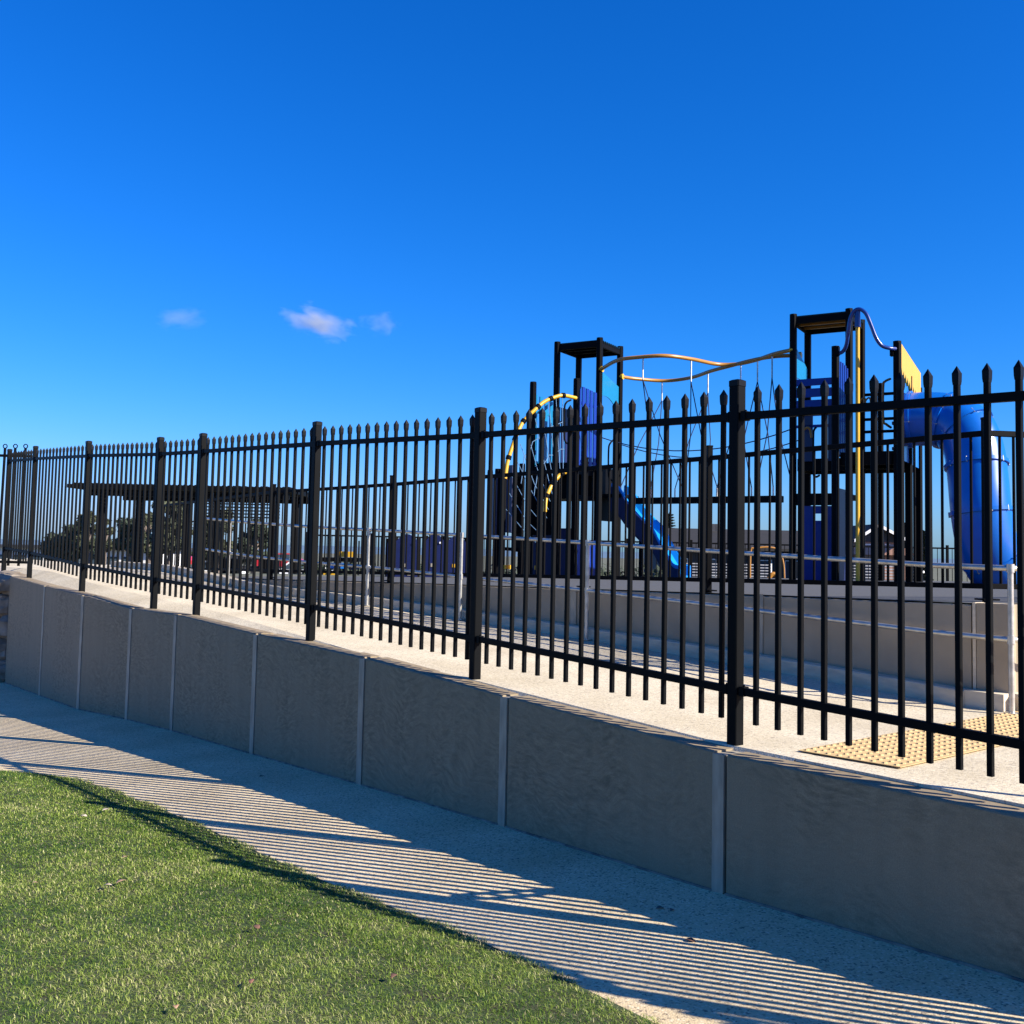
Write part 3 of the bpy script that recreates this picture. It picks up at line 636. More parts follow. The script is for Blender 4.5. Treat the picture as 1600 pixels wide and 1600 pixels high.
for k in range(11):
    t = .12+.08*k; a, c = rp(arc1, t)-UP*(.9*t*t), rp(arc2, min(.05+t*.95, .98))-UP*(.9*t*t); m_ = (a+c)/2+UP*rn_.uniform(-.12, -.03)
    b.tube([a, m_, c], .0065, 5, caps=False)
mids = [[rp(arc1, .12+.08*k)*(1-f)+rp(arc2, min(.05+(.12+.08*k)*.95, .98))*f-UP*.06 for k in range(11)] for f in (.33, .66)]
for q in mids: b.tube([p+V(rn_.uniform(-.04, .04), 0, rn_.uniform(-.04, .04)) for p in q], .008, 5, caps=False)
b.build('climbing_net', M['wrope'], play)
for x, y in ((790, 886), (796, 886), (838, 887)):
    P = at(x, y, 17.9); b = MB(); b.cbox(P, pu, pv, UP, .05, .05, .07); b.build('rope_anchor', M['yellow'], play)
# handles
def handle(lst, r=.017, m='pblack'):
    b = MB(); b.tube(smooth_line([at(*p) for p in lst], 5), r, 8); b.build('grab_handle', M[m], play, smooth=True)
handle([(892, 625, 18.9), (885, 629, 18.8), (882, 640, 18.8), (882, 685, 18.8), (888, 694, 18.8), (893, 700, 18.9)])
handle([(960, 686, 20.1), (954, 692, 20.), (951, 702, 20.), (951, 742, 20.), (955, 750, 20.), (960, 752, 20.1)])
handle([(1391, 592, 16.6), (1383, 596, 16.5), (1380, 604, 16.5), (1380, 655, 16.5), (1385, 663, 16.5), (1392, 668, 16.6)], .02, 'ochre')
handle([(1275, 668, 17.2), (1272, 672, 17.1), (1271, 682, 17.1), (1271, 738, 17.1), (1275, 745, 17.2), (1280, 743, 17.3)], .018)
handle([(1255, 672, 17.5), (1262, 668, 17.4), (1266, 672, 17.4), (1268, 684, 17.4)], .02, 'ochre')
for dy in (0, 8): handle([(1342+dy, 634, 16.9), (1346+dy, 624, 16.8), (1351+dy, 622, 16.8), (1352+dy, 632, 16.8), (1347+dy, 640, 16.9)], .014, 'ochre')
# overhead wavy rails between the towers
za = 3.58
def ov(lst): return smooth_line([atZ(x, y, za) if k not in (0, len(lst)-1) else V(*p3) for k, (x, y, p3) in enumerate(lst)], 8)
r1 = ov([(937, 572, TA(.04, 0, za)), (965, 563, 0), (1000, 558, 0), (1040, 556, 0), (1080, 561, 0), (1120, 569, 0), (1150, 569, 0), (1180, 563, 0), (1210, 553, 0), (1236, 544, TB(-1.04, 0, za))])
r2 = ov([(970, 586, TA(.04, 1, za)), (995, 592, 0), (1040, 595, 0), (1080, 590, 0), (1110, 580, 0), (1140, 572, 0), (1175, 563, 0), (1210, 557, 0), (1238, 556, TB(-1.04, .55, za))])
for r_ in (r1, r2):
    b = MB(); b.tube(r_, .036, 12); orail = b.build('overhead_rail', M['ochre'], play, smooth=True)
    for e in (r_[0], r_[-1]):
        b = MB(); b.tube([e-pu*.02, e+pu*.04], .06, 10); b.build('flange', M['yellow'], orail, smooth=True)
# beam and V ropes
bz = 1.0; bm = [TA(.25, .5, bz), TB(-1.35, .5, bz)]
b = MB(); b.bar(bm[0], bm[1], .20, .12); b.build('foot_beam', M['pblack'], play)
b = MB(); ch = MB()
for k, (x, y, ra) in enumerate(((1005, 558, r1), (1036, 595, r2), (1079, 561, r1), (1108, 581, r2), (1156, 569, r1), (1183, 563, r2), (1208, 556, r1))):
    top = min(ra, key=lambda q: abs(800+1600*(q@cR)/(q@cF)-x)); hk = top-UP*.42; ch.tube([top, hk], .014, 6)
    f = (top-bm[0])@pu/np.linalg.norm(bm[1]-bm[0]); mid = bm[0]+(bm[1]-bm[0])*min(max(f, .02), .98)
    for sg in (-1, 1):
        e = mid+pu*.33*sg+UP*.22; b.tube([hk, (hk+e)/2+pu*.05*sg*(1 if k % 2 else -1.2), e], .010, 6, caps=False)
        ch.tube([e, e-UP*.18], .014, 6); 
b.build('hanging_ropes', M['rope'], play); ch.build('chains', M['galv'], play)
for dz, j in ((2.25, 0), (2.2, 1.)):
    b = MB(); a, c = TA(0, j, dz), TB(-1, j, dz-.05); b.tube([a+(c-a)*t-UP*.42*4*t*(1-t)*.8 for t in np.linspace(0, 1, 13)], .011, 6, caps=False); b.build('rope_handrail', M['rope'], play)
# straight slide
prof = [(.25, 1.12), (.4, 1.06), (.55, .85), (.75, .62), (.95, .42), (1.12, .26), (1.25, .02), (1.4, -.20), (1.50, -.36), (1.57, -.43), (1.66, -.45)]
pr = [(a[0], a[1]) for a in [tuple(q) for q in smooth_line([V(x, 0, z)[[0, 2]] for x, z in prof], 3)]]
b = MB(); rows = []
for t, z in pr:
    q = lambda d, dz: TA(0, 0, z+dz)+pu*t+pv*d
    sw_ = .20
    rows.append([q(.10, -.05), q(.10, sw_), q(.13, sw_+.02), q(.17, sw_), q(.20, .02), q(.66, .02), q(.69, sw_), q(.73, sw_+.02), q(.76, sw_), q(.76, -.05)])
n = 10; b.add([p for r in rows for p in r], [(i*n+j, i*n+(j+1) % n, (i+1)*n+(j+1) % n, (i+1)*n+j) for i in range(len(rows)-1) for j in range(n)]+[tuple(range(n)), tuple((len(rows)-1)*n+j for j in range(n-1, -1, -1))])
sl1 = b.build('slide', M['slidec'], play, smooth=True)
b = MB(); lowp = [TA(0, 0, z-.05)+pu*t+pv*.12 for t, z in pr]; lows = [p-UP*max(.02, min(.32, .30*(1-i/len(lowp))+.05)) for i, p in enumerate(lowp)]
b.prism(lowp+lows[::-1], pv*.55); sidep = [TA(0, 0, z+.15)+pu*t+pv*.075 for t, z in pr]; b.prism(sidep+[p-UP*(.16+(lowp[0]-lows[0])[2]*(1-i/len(sidep))) for i, p in enumerate(sidep)][::-1], pv*.022); b.build('slide_body_shade', M['navy'], sl1)  # navy body and side board paint in the shade on the near side
b = MB(); b.bar(TA(0, 0, ZG-.2)+pu*.75+pv*.4, TA(0, 0, .5)+pu*.75+pv*.4, .06, .06); b.build('slide_leg', M['pblack'], sl1)
# tube slide
tc = smooth_line([TB(1, -.35, 2.22)+pu*.0, TB(1, -.35, 2.22)+pu*.3, TB(1, -.35, 2.18)+pu*.62, at(1508, 672, 15.85), at(1522, 706, 15.7), at(1528, 750, 15.6), at(1533, 800, 15.5), at(1542, 850, 15.5), at(1556, 884, 15.6), at(1584, 902, 15.8)], 6)
b = MB(); b.tube(tc, .43, 28, caps=False); ts = b.build('tube_slide', M['slideb'], play, smooth=True)
md = ts.modifiers.new('wall', 'SOLIDIFY'); md.thickness = .02
for k in (2, 12, 18, 27, 36, 45, len(tc)-2):
    d = tc[min(k+1, len(tc)-1)]-tc[k-1]; d /= np.linalg.norm(d); b = MB(); b.tube([tc[k]-d*.03, tc[k]-d*.028, tc[k]+d*.028, tc[k]+d*.03], [.432, .462, .462, .432], 28, caps=False); cl_ = b.build('collar', M['slideb'], ts, smooth=True)
    b = MB(); a = np.cross(d, UP) if abs(d[2]) < .9 else np.cross(d, pu); a /= np.linalg.norm(a); bb = np.cross(d, a)
    for q in range(10):
        an = 2*math.pi*q/10+.2; e = tc[k]+(a*math.cos(an)+bb*math.sin(an))*.450; b.tube([e-d*.042, e+d*.042], .012, 6)
    b.build('bolts', M['galv'], cl_)
b = MB(); P = at(1560, 900, 16.2); b.bar(V(P[0], P[1], ZG-.3), V(P[0], P[1], 1.9), .09, .09); b.build('slide_leg', M['pblack'], ts)
# fireman's pole with arched blue tube
b = MB(); b.tube(smooth_line([at(1306, 553, 16.35), at(1316, 550, 16.3), at(1322, 540, 16.2), at(1325, 522, 16.1), at(1328, 500, 16.05), at(1334, 487, 16.), at(1343, 483, 15.95), at(1353, 490, 15.9), at(1361, 508, 15.85), at(1369, 528, 15.8), at(1378, 540, 15.8), at(1390, 544, 15.8), at(1399, 545, 15.85)], 6), .030, 12)
pt = at(1340, 484, 16.); b.tube([pt, pt-UP*.28], .045, 12); b.build('arched_tube', M['btube'], play, smooth=True)
b = MB(); b.tube([pt-UP*.26, V(pt[0], pt[1], ZG-.2)], .033, 14); b.build('sliding_pole', M['yellow'], play, smooth=True)
for x, Y in ((1302, 16.36), (1401, 15.86)):
    b = MB(); P = at(x, 549, Y); b.cbox(P+(pu*.07 if x < 1350 else -pu*.07), pu, pv, UP, .05, .10, .14); b.build('bracket', M['pblack'], play)

# ------------------------------------------------------------ small play items beside the climbing frame
def toddler(name, x0, x1, ytop, ybot, Y, label):
    t = thing(name, at((x0+x1)/2, ybot, Y), label, 'play panel', 'toddler play panels behind the handrail')
    a, c = at(x0, ybot, Y), at(x1, ybot, Y); d = (c-a)*V(1, 1, 0); z0 = a[2]; z1 = at(x0, ytop, Y)[2]; n = 10
    b = MB(); hi = [V(a[0], a[1], z0)+d*(k/n)+UP*((z1-z0)*(.84+.16*math.sin(math.pi*k/n))) for k in range(n+1)]
    w0, w1, h0, h1 = .32, .68, .45, .7
    b.prism([V(a[0], a[1], z0), V(a[0], a[1], z0)+d]+hi[::-1], V(0, .025, 0)); b.build('board', M['navy'], t)
    for e in (a, c):
        b = MB(); b.tube([V(e[0], e[1]+.04, z0), V(e[0], e[1]+.04, z0+(z1-z0)*.95)], .035, 8); b.build('post', M['pblack'], t)
    return t, a, d, z0, z1
for (x0, x1, yt, lab) in ((604, 616, 838, 'narrow navy blue toddler play panel, leftmost of the row behind the handrail'), (617, 652, 834, 'arched navy blue toddler play panel with a slotted face beside the black fence post'), (664, 692, 833, 'arched navy blue toddler play panel in the middle of the row'), (697, 727, 836, 'navy blue toddler play panel with yellow and grey markings next to the tall black post')):
    t, a, d, z0, z1 = toddler('play_board', x0, x1, yt, 906, 17.6, lab)
    b = MB(); b.obox(V(a[0], a[1]-.012, z0+.28*(z1-z0))+d*.3, d*.18, V(0, .01, 0), UP*.06); b.obox(V(a[0], a[1]-.012, z0+.1*(z1-z0))+d*.55, d*.2, V(0, .01, 0), UP*.05); b.build('marking', M['yellow'] if x0 > 690 else M['galvcol'], t)
    b = MB(); b.cbox(V(a[0], a[1]-.012, z0+.8*(z1-z0))+d*.8, V(1, 0, 0), V(0, 1, 0), UP, .03, .02, .03); b.build('bolt', M['white'], t)
tt = thing('toddler_climber', at(530, 906, 20), 'small yellow and blue toddler climber behind the handrail left of the navy panels', 'toddler climber')
for x0, x1, ya, yb, mm, nm in ((500, 503, 842, 908, 'pblack', 'post'), (558, 561, 845, 908, 'pblack', 'post'), (529, 532, 845, 908, 'pblack', 'post'), (503, 558, 872, 877, 'pblack', 'shelf'), (530, 556, 862, 870, 'yellow', 'bar'), (515, 540, 880, 888, 'sky_blue', 'panel'), (505, 528, 893, 901, 'yellow', 'panel'), (545, 556, 882, 890, 'navy', 'panel'), (505, 555, 902, 908, 'pblack', 'base')):
    b = MB(); a, c = at(x0, yb, 20), at(x1, ya, 20); b.obox(V(a[0], a[1], a[2]), V(c[0]-a[0], 0, 0), V(0, .12 if nm in ('post', 'bar') else .5, 0), V(0, 0, c[2]-a[2])); b.build(nm, M[mm], tt)
# climbing hoops right of the slide
hp = thing('play_arch', at(1195, 915, 22), 'low yellow arched play rail seen under the rope bridge', 'play arch')
b = MB(); b.tube(smooth_line([at(1172, 915, 22), at(1173, 862, 22), at(1180, 857, 22), at(1200, 855, 22), at(1216, 860, 22), at(1224, 880, 22), at(1226, 915, 22)], 5), .02, 8); b.build('hoop', M['ochre'], hp, smooth=True)
b = MB(); b.tube(smooth_line([at(1196, 917, 21.5), at(1200, 905, 21.5), at(1208, 897, 21.5), at(1216, 902, 21.5)], 4), .05, 8); b.build('seat', M['ochre'], hp, smooth=True)

# pool-type fence at the far side of the playground
bf = thing('boundary_fence', at(1000, 880, 26), 'thin black flat-topped fence on the far side of the playground', 'fence')
fx = list(range(480, 1900, 100)); FL = []
for x in fx:
    q = ray(x, 850); q = q/q[1]*26; FL.append(V(q[0], q[1], -.86))
for i in range(len(FL)-1):
    a, c = FL[i], FL[i+1]
    for z in (1.12, .08): b = MB(); b.bar(a+UP*z, c+UP*z, .03, .04, V(0, 1, 0)); b.build('rail', M['pblack'], bf)
    b = MB(); n = 13
    for k in range(1, n): b.tube([a+(c-a)*k/n+UP*.08, a+(c-a)*k/n+UP*1.12], .009, 5, caps=False)
    b.build('balusters', M['pblack'], bf); b = MB(); b.bar(a, a+UP*1.2, .06, .06); b.build('post', M['pblack'], bf)

# ------------------------------------------------------------ shelter on the left
YS = 33.
sh = thing('picnic_shelter', at(290, 900, YS), 'dark steel picnic shelter with a flat slatted roof, seen through the fence at left', 'shelter')
def sp(x, y, dY=0.): return at(x, y, YS+dY)
a, c = sp(113, 760), sp(458, 760); ZR = a[2]
wid = c[0]-a[0]
b = MB(); b.obox(V(a[0], YS-.4, ZR-.06), V(wid, 0, 0), V(0, .08, 0), UP*.12); b.obox(V(a[0], YS+4, ZR-.06), V(wid, 0, 0), V(0, .08, 0), UP*.12); b.obox(V(a[0], YS-.32, ZR-.06), V(.08, 0, 0), V(0, 4.32, 0), UP*.12); b.obox(V(a[0]+wid-.08, YS-.32, ZR-.06), V(.08, 0, 0), V(0, 4.32, 0), UP*.12); b.build('roof_frame', M['pblack'], sh)
b = MB()
for k in range(40):
    x = a[0]+.1+(wid-.25)*k/39; b.obox(V(x, YS-.3, ZR-.02), V(.06, 0, .05), V(0, 4.28, 0), V(.01, 0, .09))
b.build('roof_slats', M['pblack'], sh)
for dy in (.2, 3.5):
    b = MB(); x0_, x1_ = sp(128, 765)[0], sp(450, 765)[0]; b.obox(V(x0_, YS+dy, ZR-.27), V(x1_-x0_, 0, 0), V(0, .12, 0), UP*.2); b.build('beam', M['pblack'], sh)
    for x in (156, 290, 427):
        P = sp(x, 780); b = MB(); b.bar(V(P[0], YS+dy+.06, -1.35), V(P[0], YS+dy+.06, ZR-.27), .22, .22); b.build('post', M['pblack'], sh)
b = MB()
for k in range(5): b.obox(V(sp(292, 770)[0], YS+1.6, ZR-.42-.11*k), V(sp(420, 770)[0]-sp(292, 770)[0], 0, 0), V(0, .08, 0), UP*.045)
b.build('louvre_screen', M['pblack'], sh)
for j, (x0_, x1_) in enumerate(((330, 356), (396, 420))):
    b = MB(); P, Q = sp(x0_, 868), sp(x1_, 900); b.obox(V(P[0], YS+1, Q[2]-.1), V(Q[0]-P[0], 0, 0), V(0, .5, 0), V(0, 0, P[2]-Q[2])); b.build('cabinet', M['pblack'], sh)
pt_ = thing('picnic_table', V(sp(370, 880)[0], YS+2.2, -1.25), 'dark picnic table with benches under the slatted shelter', 'picnic table')
px_ = sp(370, 880)[0]
for nm, dy, z, w_ in (('tabletop', 0, -.50, .75), ('bench', -.7, -.82, .28), ('bench', .7, -.82, .28)):
    b = MB(); b.obox(V(px_-.9, YS+2.2+dy-w_/2, z), V(1.8, 0, 0), V(0, w_, 0), UP*.06); b.build(nm, M['walld'], pt_)
for sx in (-.6, .6):
    b = MB(); b.bar(V(px_+sx, YS+2.2, -1.3), V(px_+sx, YS+2.2, -.5), .1, .1); b.bar(V(px_+sx, YS+1.45, -.86), V(px_+sx, YS+2.95, -.86), .08, .08); b.build('leg', M['walld'], pt_)

# ------------------------------------------------------------ trees
def leaf_cloud(b, c, r, n, size, rnd, flat=1.):
    for _ in range(n):
        d = V(rnd.gauss(0, 1), rnd.gauss(0, 1), rnd.gauss(0, 1)); d /= np.linalg.norm(d); q = c+d*r*rnd.random()**.45*V(1, 1, flat)
        a = V(rnd.gauss(0, 1), rnd.gauss(0, 1), rnd.gauss(0, 1)); a /= np.linalg.norm(a); e = np.cross(a, d); e /= max(np.linalg.norm(e), .01)
        s = size*rnd.uniform(.5, 1.3); b.add([q-a*s, q+e*s*.45, q+a*s, q-e*s*.45], [(0, 1, 2, 3)])
def gum(x, ytop, Y, wpx, label, zg=-2.0, m='leafg', dens=1., seed=1):
    rnd = random.Random(seed); top = at(x, ytop, Y); H_ = top[2]-zg; W_ = wpx/1600*Y; base = V(top[0], Y, zg)
    t = thing('gum_tree', base, label, 'tree', 'trees beyond the picnic shelter')
    b = MB(); b.tube([base, base+V(.05, 0, H_*.3), base+V(-.1, 0, H_*.55), base+V(.05, 0, H_*.8)], [.16, .13, .09, .04], 8)
    blobs = []
    for k in range(int(13*dens)):
        f = rnd.uniform(.38, .95); rr_ = W_*.5*(1-abs(f-.6)*.9); an = rnd.uniform(0, 6.28)
        c = base+V(rr_*.75*math.cos(an), rr_*.75*math.sin(an), H_*f); blobs.append((c, rnd.uniform(.16, .28)*W_)); p = base+V(0, 0, H_*min(f, .75)*.7); b.tube([p, (p+c)/2+UP*.1, c], [.07, .045, .02], 6)
    b.build('trunk', M['bark'], t); b = MB()
    for c, r in blobs: leaf_cloud(b, c, r, int(210), .16, rnd, .7)
    b.build('crown', M[m], t); return t
gum(118, 822, 62, 60, 'low dark bushy tree at the left edge of the shelter', m='leafd', dens=2., seed=11)
gum(92, 836, 64, 46, 'lowest dark tree, leftmost by the sea horizon', m='leafd', dens=1.6, seed=12)
gum(140, 796, 60, 34, 'open brownish tree behind the left post of the shelter', seed=13, dens=1.2)
gum(165, 808, 66, 30, 'small thin tree between the shelter post and the taller trees', seed=14)
gum(205, 812, 58, 42, 'rounded green tree under the shelter roof', m='leafd', seed=15, dens=1.6)
gum(235, 800, 60, 40, 'mid-height green tree beside the rounded one under the shelter roof', seed=16, dens=1.4)
gum(268, 778, 56, 62, 'tallest pale-leaved gum tree behind the middle of the shelter', seed=17, dens=1.8)
gum(345, 798, 60, 60, 'loose gum tree behind the louvre screen of the shelter', seed=18, dens=1.5)
gum(398, 812, 66, 50, 'dark tree behind the right half of the shelter', m='leafd', seed=19, dens=1.5)
def pine(x, ytop, Y, hw, label, zg=-3., seed=1):
    rnd = random.Random(seed); top = at(x, ytop, Y); base = V(top[0], Y, zg); H_ = top[2]-zg; W_ = hw/1600*Y
    t = thing('norfolk_pine', base, label, 'tree', 'norfolk pines beyond the houses'); b = MB(); b.tube([base, top], [.22, .03], 8); b.build('trunk', M['bark'], t)
    b = MB(); z = H_*.25
    while z < H_*.97:
        f = (z/H_-.25)/.75; L = W_*(1-f)**.75+.12
        for k in range(7):
            an = k*2*math.pi/7+rnd.uniform(-.2, .2); d = V(math.cos(an), math.sin(an), .18); p = base+UP*z; side = V(-math.sin(an), math.cos(an), 0)
            for m_ in range(9):
                q = p+d*L*(m_+1)/9.; w_ = .16*(1-m_/14.)
                b.add([q-d*.12, q+side*w_*1.6+d*.05, q+d*.14+UP*.10, q-side*w_*1.6+d*.05], [(0, 1, 2, 3)])
                b.add([q-d*.08, q+UP*w_*1.5, q+d*.16], [(0, 1, 2)])
        z += H_*.034*(1-.35*f)+.05
    b.build('crown', M['leafd'], t)
pine(1046, 800, 82, 16, 'norfolk pine rising above the dark roof behind the slide', zg=-4, seed=1)
pine(1411, 816, 70, 13, 'norfolk pine just right of the gabled house', seed=2)
pine(1441, 826, 74, 12, 'smaller norfolk pine standing right of the other one', seed=3)
gum(1600, 848, 60, 40, 'dark tree at the right edge behind the tube slide', m='leafd', seed=21, zg=-3, dens=1.5)

# ------------------------------------------------------------ houses and other far things
YH = 60.
hs_ = thing('long_house', at(1190, 880, YH), 'long low house with a dark roof behind the playground', 'house')
a, c = at(1022, 857, YH), at(1352, 862, YH); r0, r1_ = at(1030, 826, YH+4), at(1347, 830, YH+4)
rz = (r0[2]+r1_[2])/2; ez = (a[2]+c[2])/2+.1
b = MB(); x0_, x1_ = a[0], c[0]
b.add([(x0_, YH-.5, ez), (x1_, YH-.5, ez), (x1_-.3, YH+4, rz), (x0_+.3, YH+4, rz), (x0_, YH+8.5, ez), (x1_, YH+8.5, ez), (x0_, YH-.5, ez-.15), (x1_, YH-.5, ez-.15), (x1_, YH+8.5, ez-.15), (x0_, YH+8.5, ez-.15)],
      [(0, 1, 2, 3), (3, 2, 5, 4), (0, 3, 4), (1, 5, 2), (6, 7, 1, 0), (7, 8, 5, 1), (8, 9, 4, 5), (9, 6, 0, 4), (9, 8, 7, 6)]); rf = b.build('roof', M['roofd'], hs_)
for x in (1112, 1120): 
    b = MB(); P = at(x, 824, YH+4); b.cbox(V(P[0], P[1]-.4, rz+.05), V(1, 0, 0), V(0, 1, 0), UP, .3, .3, .5); b.build('roof_vent', M['walld'], rf)
b = MB(); b.obox(V(x0_+.4, YH+.6, -3.2), V(x1_-x0_-.8, 0, 0), V(0, 7, 0), UP*(ez-.15+3.2)); b.build('wall', M['walld'], hs_)
for k in range(7):
    X = x0_+1.2+k*1.65; wn = MB(); wn.obox(V(X, YH+.56, -1.5), V(.9, 0, 0), V(0, .05, 0), UP*1.2); w_ = wn.build('window', M['white'], hs_); wn = MB(); wn.obox(V(X+.06, YH+.54, -1.44), V(.78, 0, 0), V(0, .03, 0), UP*1.08); wn.build('pane', M['glass'], w_)
gh = thing('gabled_house', at(1385, 890, 55), 'two-storey gabled house with white barge boards and brick walls', 'house'); YG = 55.
ap, el_, er = at(1368, 822, YG), at(1330, 846, YG), at(1417, 848, YG)
b = MB(); b.prism([V(el_[0], YG, el_[2]), V(er[0], YG, er[2]), V(ap[0], YG, ap[2])], V(0, 8, 0)); b.build('gable', M['walld'], gh)
b = MB()
for e in (el_, er):
    d = V(ap[0]-e[0], 0, ap[2]-e[2]); nrm = V(-d[2], 0, d[0]); nrm = nrm/np.linalg.norm(nrm)*(.12 if nrm[2] > 0 else -.12); b.prism([V(e[0], YG-.5, e[2]), V(ap[0], YG-.5, ap[2]), V(ap[0], YG-.5, ap[2])+nrm, V(e[0], YG-.5, e[2])+nrm], V(0, 9, 0))
rf = b.build('roof', M['roofd'], gh); b = MB()
for e in (el_, er):
    d = V(ap[0]-e[0], 0, ap[2]-e[2]); b.prism([V(e[0], YG-.54, e[2]-.05), V(ap[0], YG-.54, ap[2]-.05), V(ap[0], YG-.54, ap[2]+.12), V(e[0], YG-.54, e[2]+.12)], V(0, .035, 0))
b.build('barge_board', M['white'], rf)
b = MB(); xl, xr = at(1340, 850, YG)[0], at(1412, 850, YG)[0]; b.obox(V(xl, YG+.05, -3.2), V(xr-xl, 0, 0), V(0, 7.5, 0), UP*(er[2]+3.2)); b.build('wall', M['wallb'], gh)
for x0_, x1_, ya, yb in ((1374, 1391, 850, 868), (1352, 1366, 850, 868), (1374, 1391, 884, 898)):
    P, Q = at(x0_, yb, YG), at(x1_, ya, YG); b = MB(); b.obox(V(P[0], YG, P[2]), V(Q[0]-P[0], 0, 0), V(0, .05, 0), V(0, 0, Q[2]-P[2])); w_ = b.build('window', M['white'], gh); b = MB(); b.obox(V(P[0]+.05, YG-.02, P[2]+.05), V(Q[0]-P[0]-.1, 0, 0), V(0, .03, 0), V(0, 0, Q[2]-P[2]-.1)); b.build('pane', M['glass'], w_)
bh = thing('brick_cottage', at(1415, 900, 48), 'small pink brick building beside the white post right of the gabled house', 'building')
P, Q = at(1380, 915, 48), at(1420, 868, 48); b = MB(); b.obox(V(P[0], 48, P[2]-.8), V(Q[0]-P[0], 0, 0), V(0, 5, 0), V(0, 0, Q[2]-P[2]+.8)); b.build('wall', M['wallb'], bh)
b = MB(); b.prism([V(P[0]-.2, 47.6, Q[2]), V(Q[0]+.2, 47.6, Q[2]), V((P[0]+Q[0])/2, 47.6, Q[2]+.5)], V(0, 5.8, 0)); b.build('roof', M['wallb'], bh)
wpost = thing('white_column', at(1435, 918, 40), 'stout white column behind the boundary fence right of the brick building', 'column'); b = MB(); P = at(1435, 920, 40); b.tube([V(P[0], 40, P[2]-.6), V(P[0], 40, at(1435, 895, 40)[2])], .17, 14); b.build('shaft', M['white'], wpost, smooth=True)
b = MB(); P = at(1435, 895, 40); b.tube([V(P[0], 40, P[2]), V(P[0], 40, P[2]+.08)], .22, 14); b.build('capital', M['white'], wpost)
# white slatted fences beyond the playground
for (x0_, x1_, Y, lab) in ((1040, 1205, 45, 'white horizontal-slat fence seen under the rope bridge'), (1325, 1400, 44, 'white horizontal-slat fence in front of the gabled house')):
    P, Q = at(x0_, 910, Y), at(x1_, 882, Y); sf = thing('slat_fence', V((P[0]+Q[0])/2, Y, P[2]), lab, 'fence', 'white slat fences beyond the playground')
    b = MB(); z = P[2]-.3
    while z < Q[2]: b.obox(V(P[0], Y, z), V(Q[0]-P[0], 0, 0), V(0, .03, 0), UP*.045); z += .125
    b.build('slat_panel', M['slatg'], sf)
    n = max(3, int((Q[0]-P[0])/1.4))
    for k in range(n+1): b = MB(); b.bar(V(P[0]+(Q[0]-P[0])*k/n, Y+.06, P[2]-.8), V(P[0]+(Q[0]-P[0])*k/n, Y+.06, Q[2]+.04), .08, .08); b.build('post', M['white'], sf)
# low white building and hedge at far left
wb = thing('white_building', at(120, 870, 70), 'long low white building on the left below the sea horizon', 'building')
P, Q = at(-60, 874, 70), at(245, 860, 70); b = MB(); b.obox(V(P[0], 70, -3), V(Q[0]-P[0], 0, 0), V(0, 6, 0), UP*(Q[2]+3)); b.build('wall', M['white'], wb)
b = MB(); b.obox(V(P[0]-.4, 69.5, Q[2]), V(Q[0]-P[0]+.8, 0, 0), V(0, 7, 0), UP*.18); b.build('roof', M['walld'], wb)
for k in range(9): b = MB(); X = P[0]+1+k*(Q[0]-P[0]-2)/9; b.obox(V(X, 69.96, -1.55), V(.8, 0, 0), V(0, .05, 0), UP*.5); b.build('window', M['glass'], wb)
hd = MB(); rnd = random.Random(9); P, Q = at(-150, 852, 90), at(420, 852, 90)
for k in range(150): leaf_cloud(hd, V(P[0]+(Q[0]-P[0])*k/150, 90+rnd.uniform(-1, 1), -1.1+rnd.uniform(-.35, .2)), .85, 60, .22, rnd, .6)
tag(hd.build('hedge', M['leafd']), 'continuous dark hedge along the coast below the sea horizon', 'hedge', kind='stuff')
hd = MB(); P, Q = at(980, 880, 52), at(1700, 880, 52)
for k in range(90): leaf_cloud(hd, V(P[0]+(Q[0]-P[0])*k/90, 52+rnd.uniform(-1, 1), -2.4+rnd.uniform(-.3, .4)), .7, 45, .2, rnd, .7)
tag(hd.build('shrubbery', M['leafd']), 'low dark shrubs in front of the houses', 'shrubs', kind='stuff')
hd = MB(); P, Q = at(470, 880, 40), at(1060, 880, 40)
for k in range(110): leaf_cloud(hd, V(P[0]+(Q[0]-P[0])*k/110, 40+rnd.uniform(-1.2, 1.2), -1.15+rnd.uniform(-.3, .3)), .55, 50, .13, rnd, .8)
tag(hd.build('coastal_scrub', M['leafd']), 'dark coastal scrub beyond the playground fence, below the sea', 'shrubs', kind='stuff')
# parked cars seen through the pickets
def car(x, Y, lab, m, zg, L=4.2, rot=0.):
    q = at(x, 890, Y); t = thing('parked_car', V(q[0], Y, zg), lab, 'car', 'cars parked beyond the playground')
    c0 = V(q[0]-L/2, Y-.85, zg)
    pr_ = [(0, .3), (0, .75), (.15, .92), (1.0, .98), (1.55, 1.42), (2.9, 1.45), (3.6, 1.0), (4.1, .9), (4.2, .6), (4.15, .3)]
    b = MB(); b.prism([c0+V(x_*L/4.2, 0, z_) for x_, z_ in pr_], V(0, 1.7, 0)); bd = b.build('body', M[m], t)
    b = MB(); b.prism([c0+V(x_*L/4.2, -.01, z_) for x_, z_ in ((1.15, 1.0), (1.62, 1.36), (2.85, 1.38), (3.35, 1.02))], V(0, 1.72, 0)); b.build('window', M['glass'], bd)
    for wx in (.8, 3.35):
        for wy in (-.02, 1.54): b = MB(); b.tube([c0+V(wx*L/4.2, wy, .32), c0+V(wx*L/4.2, wy+.18, .32)], .32, 16); w_ = b.build('wheel', M['tyre'], t); b = MB(); b.tube([c0+V(wx*L/4.2, wy-.01, .32), c0+V(wx*L/4.2, wy+.19, .32)], .18, 12); b.build('rim', M['galv'], w_)
car(258, 82, 'red car parked behind the shelter, seen between the pickets', 'red', -2.0)
car(440, 74, 'red car parked right of the shelter post', 'red', -2.05, 3.8)
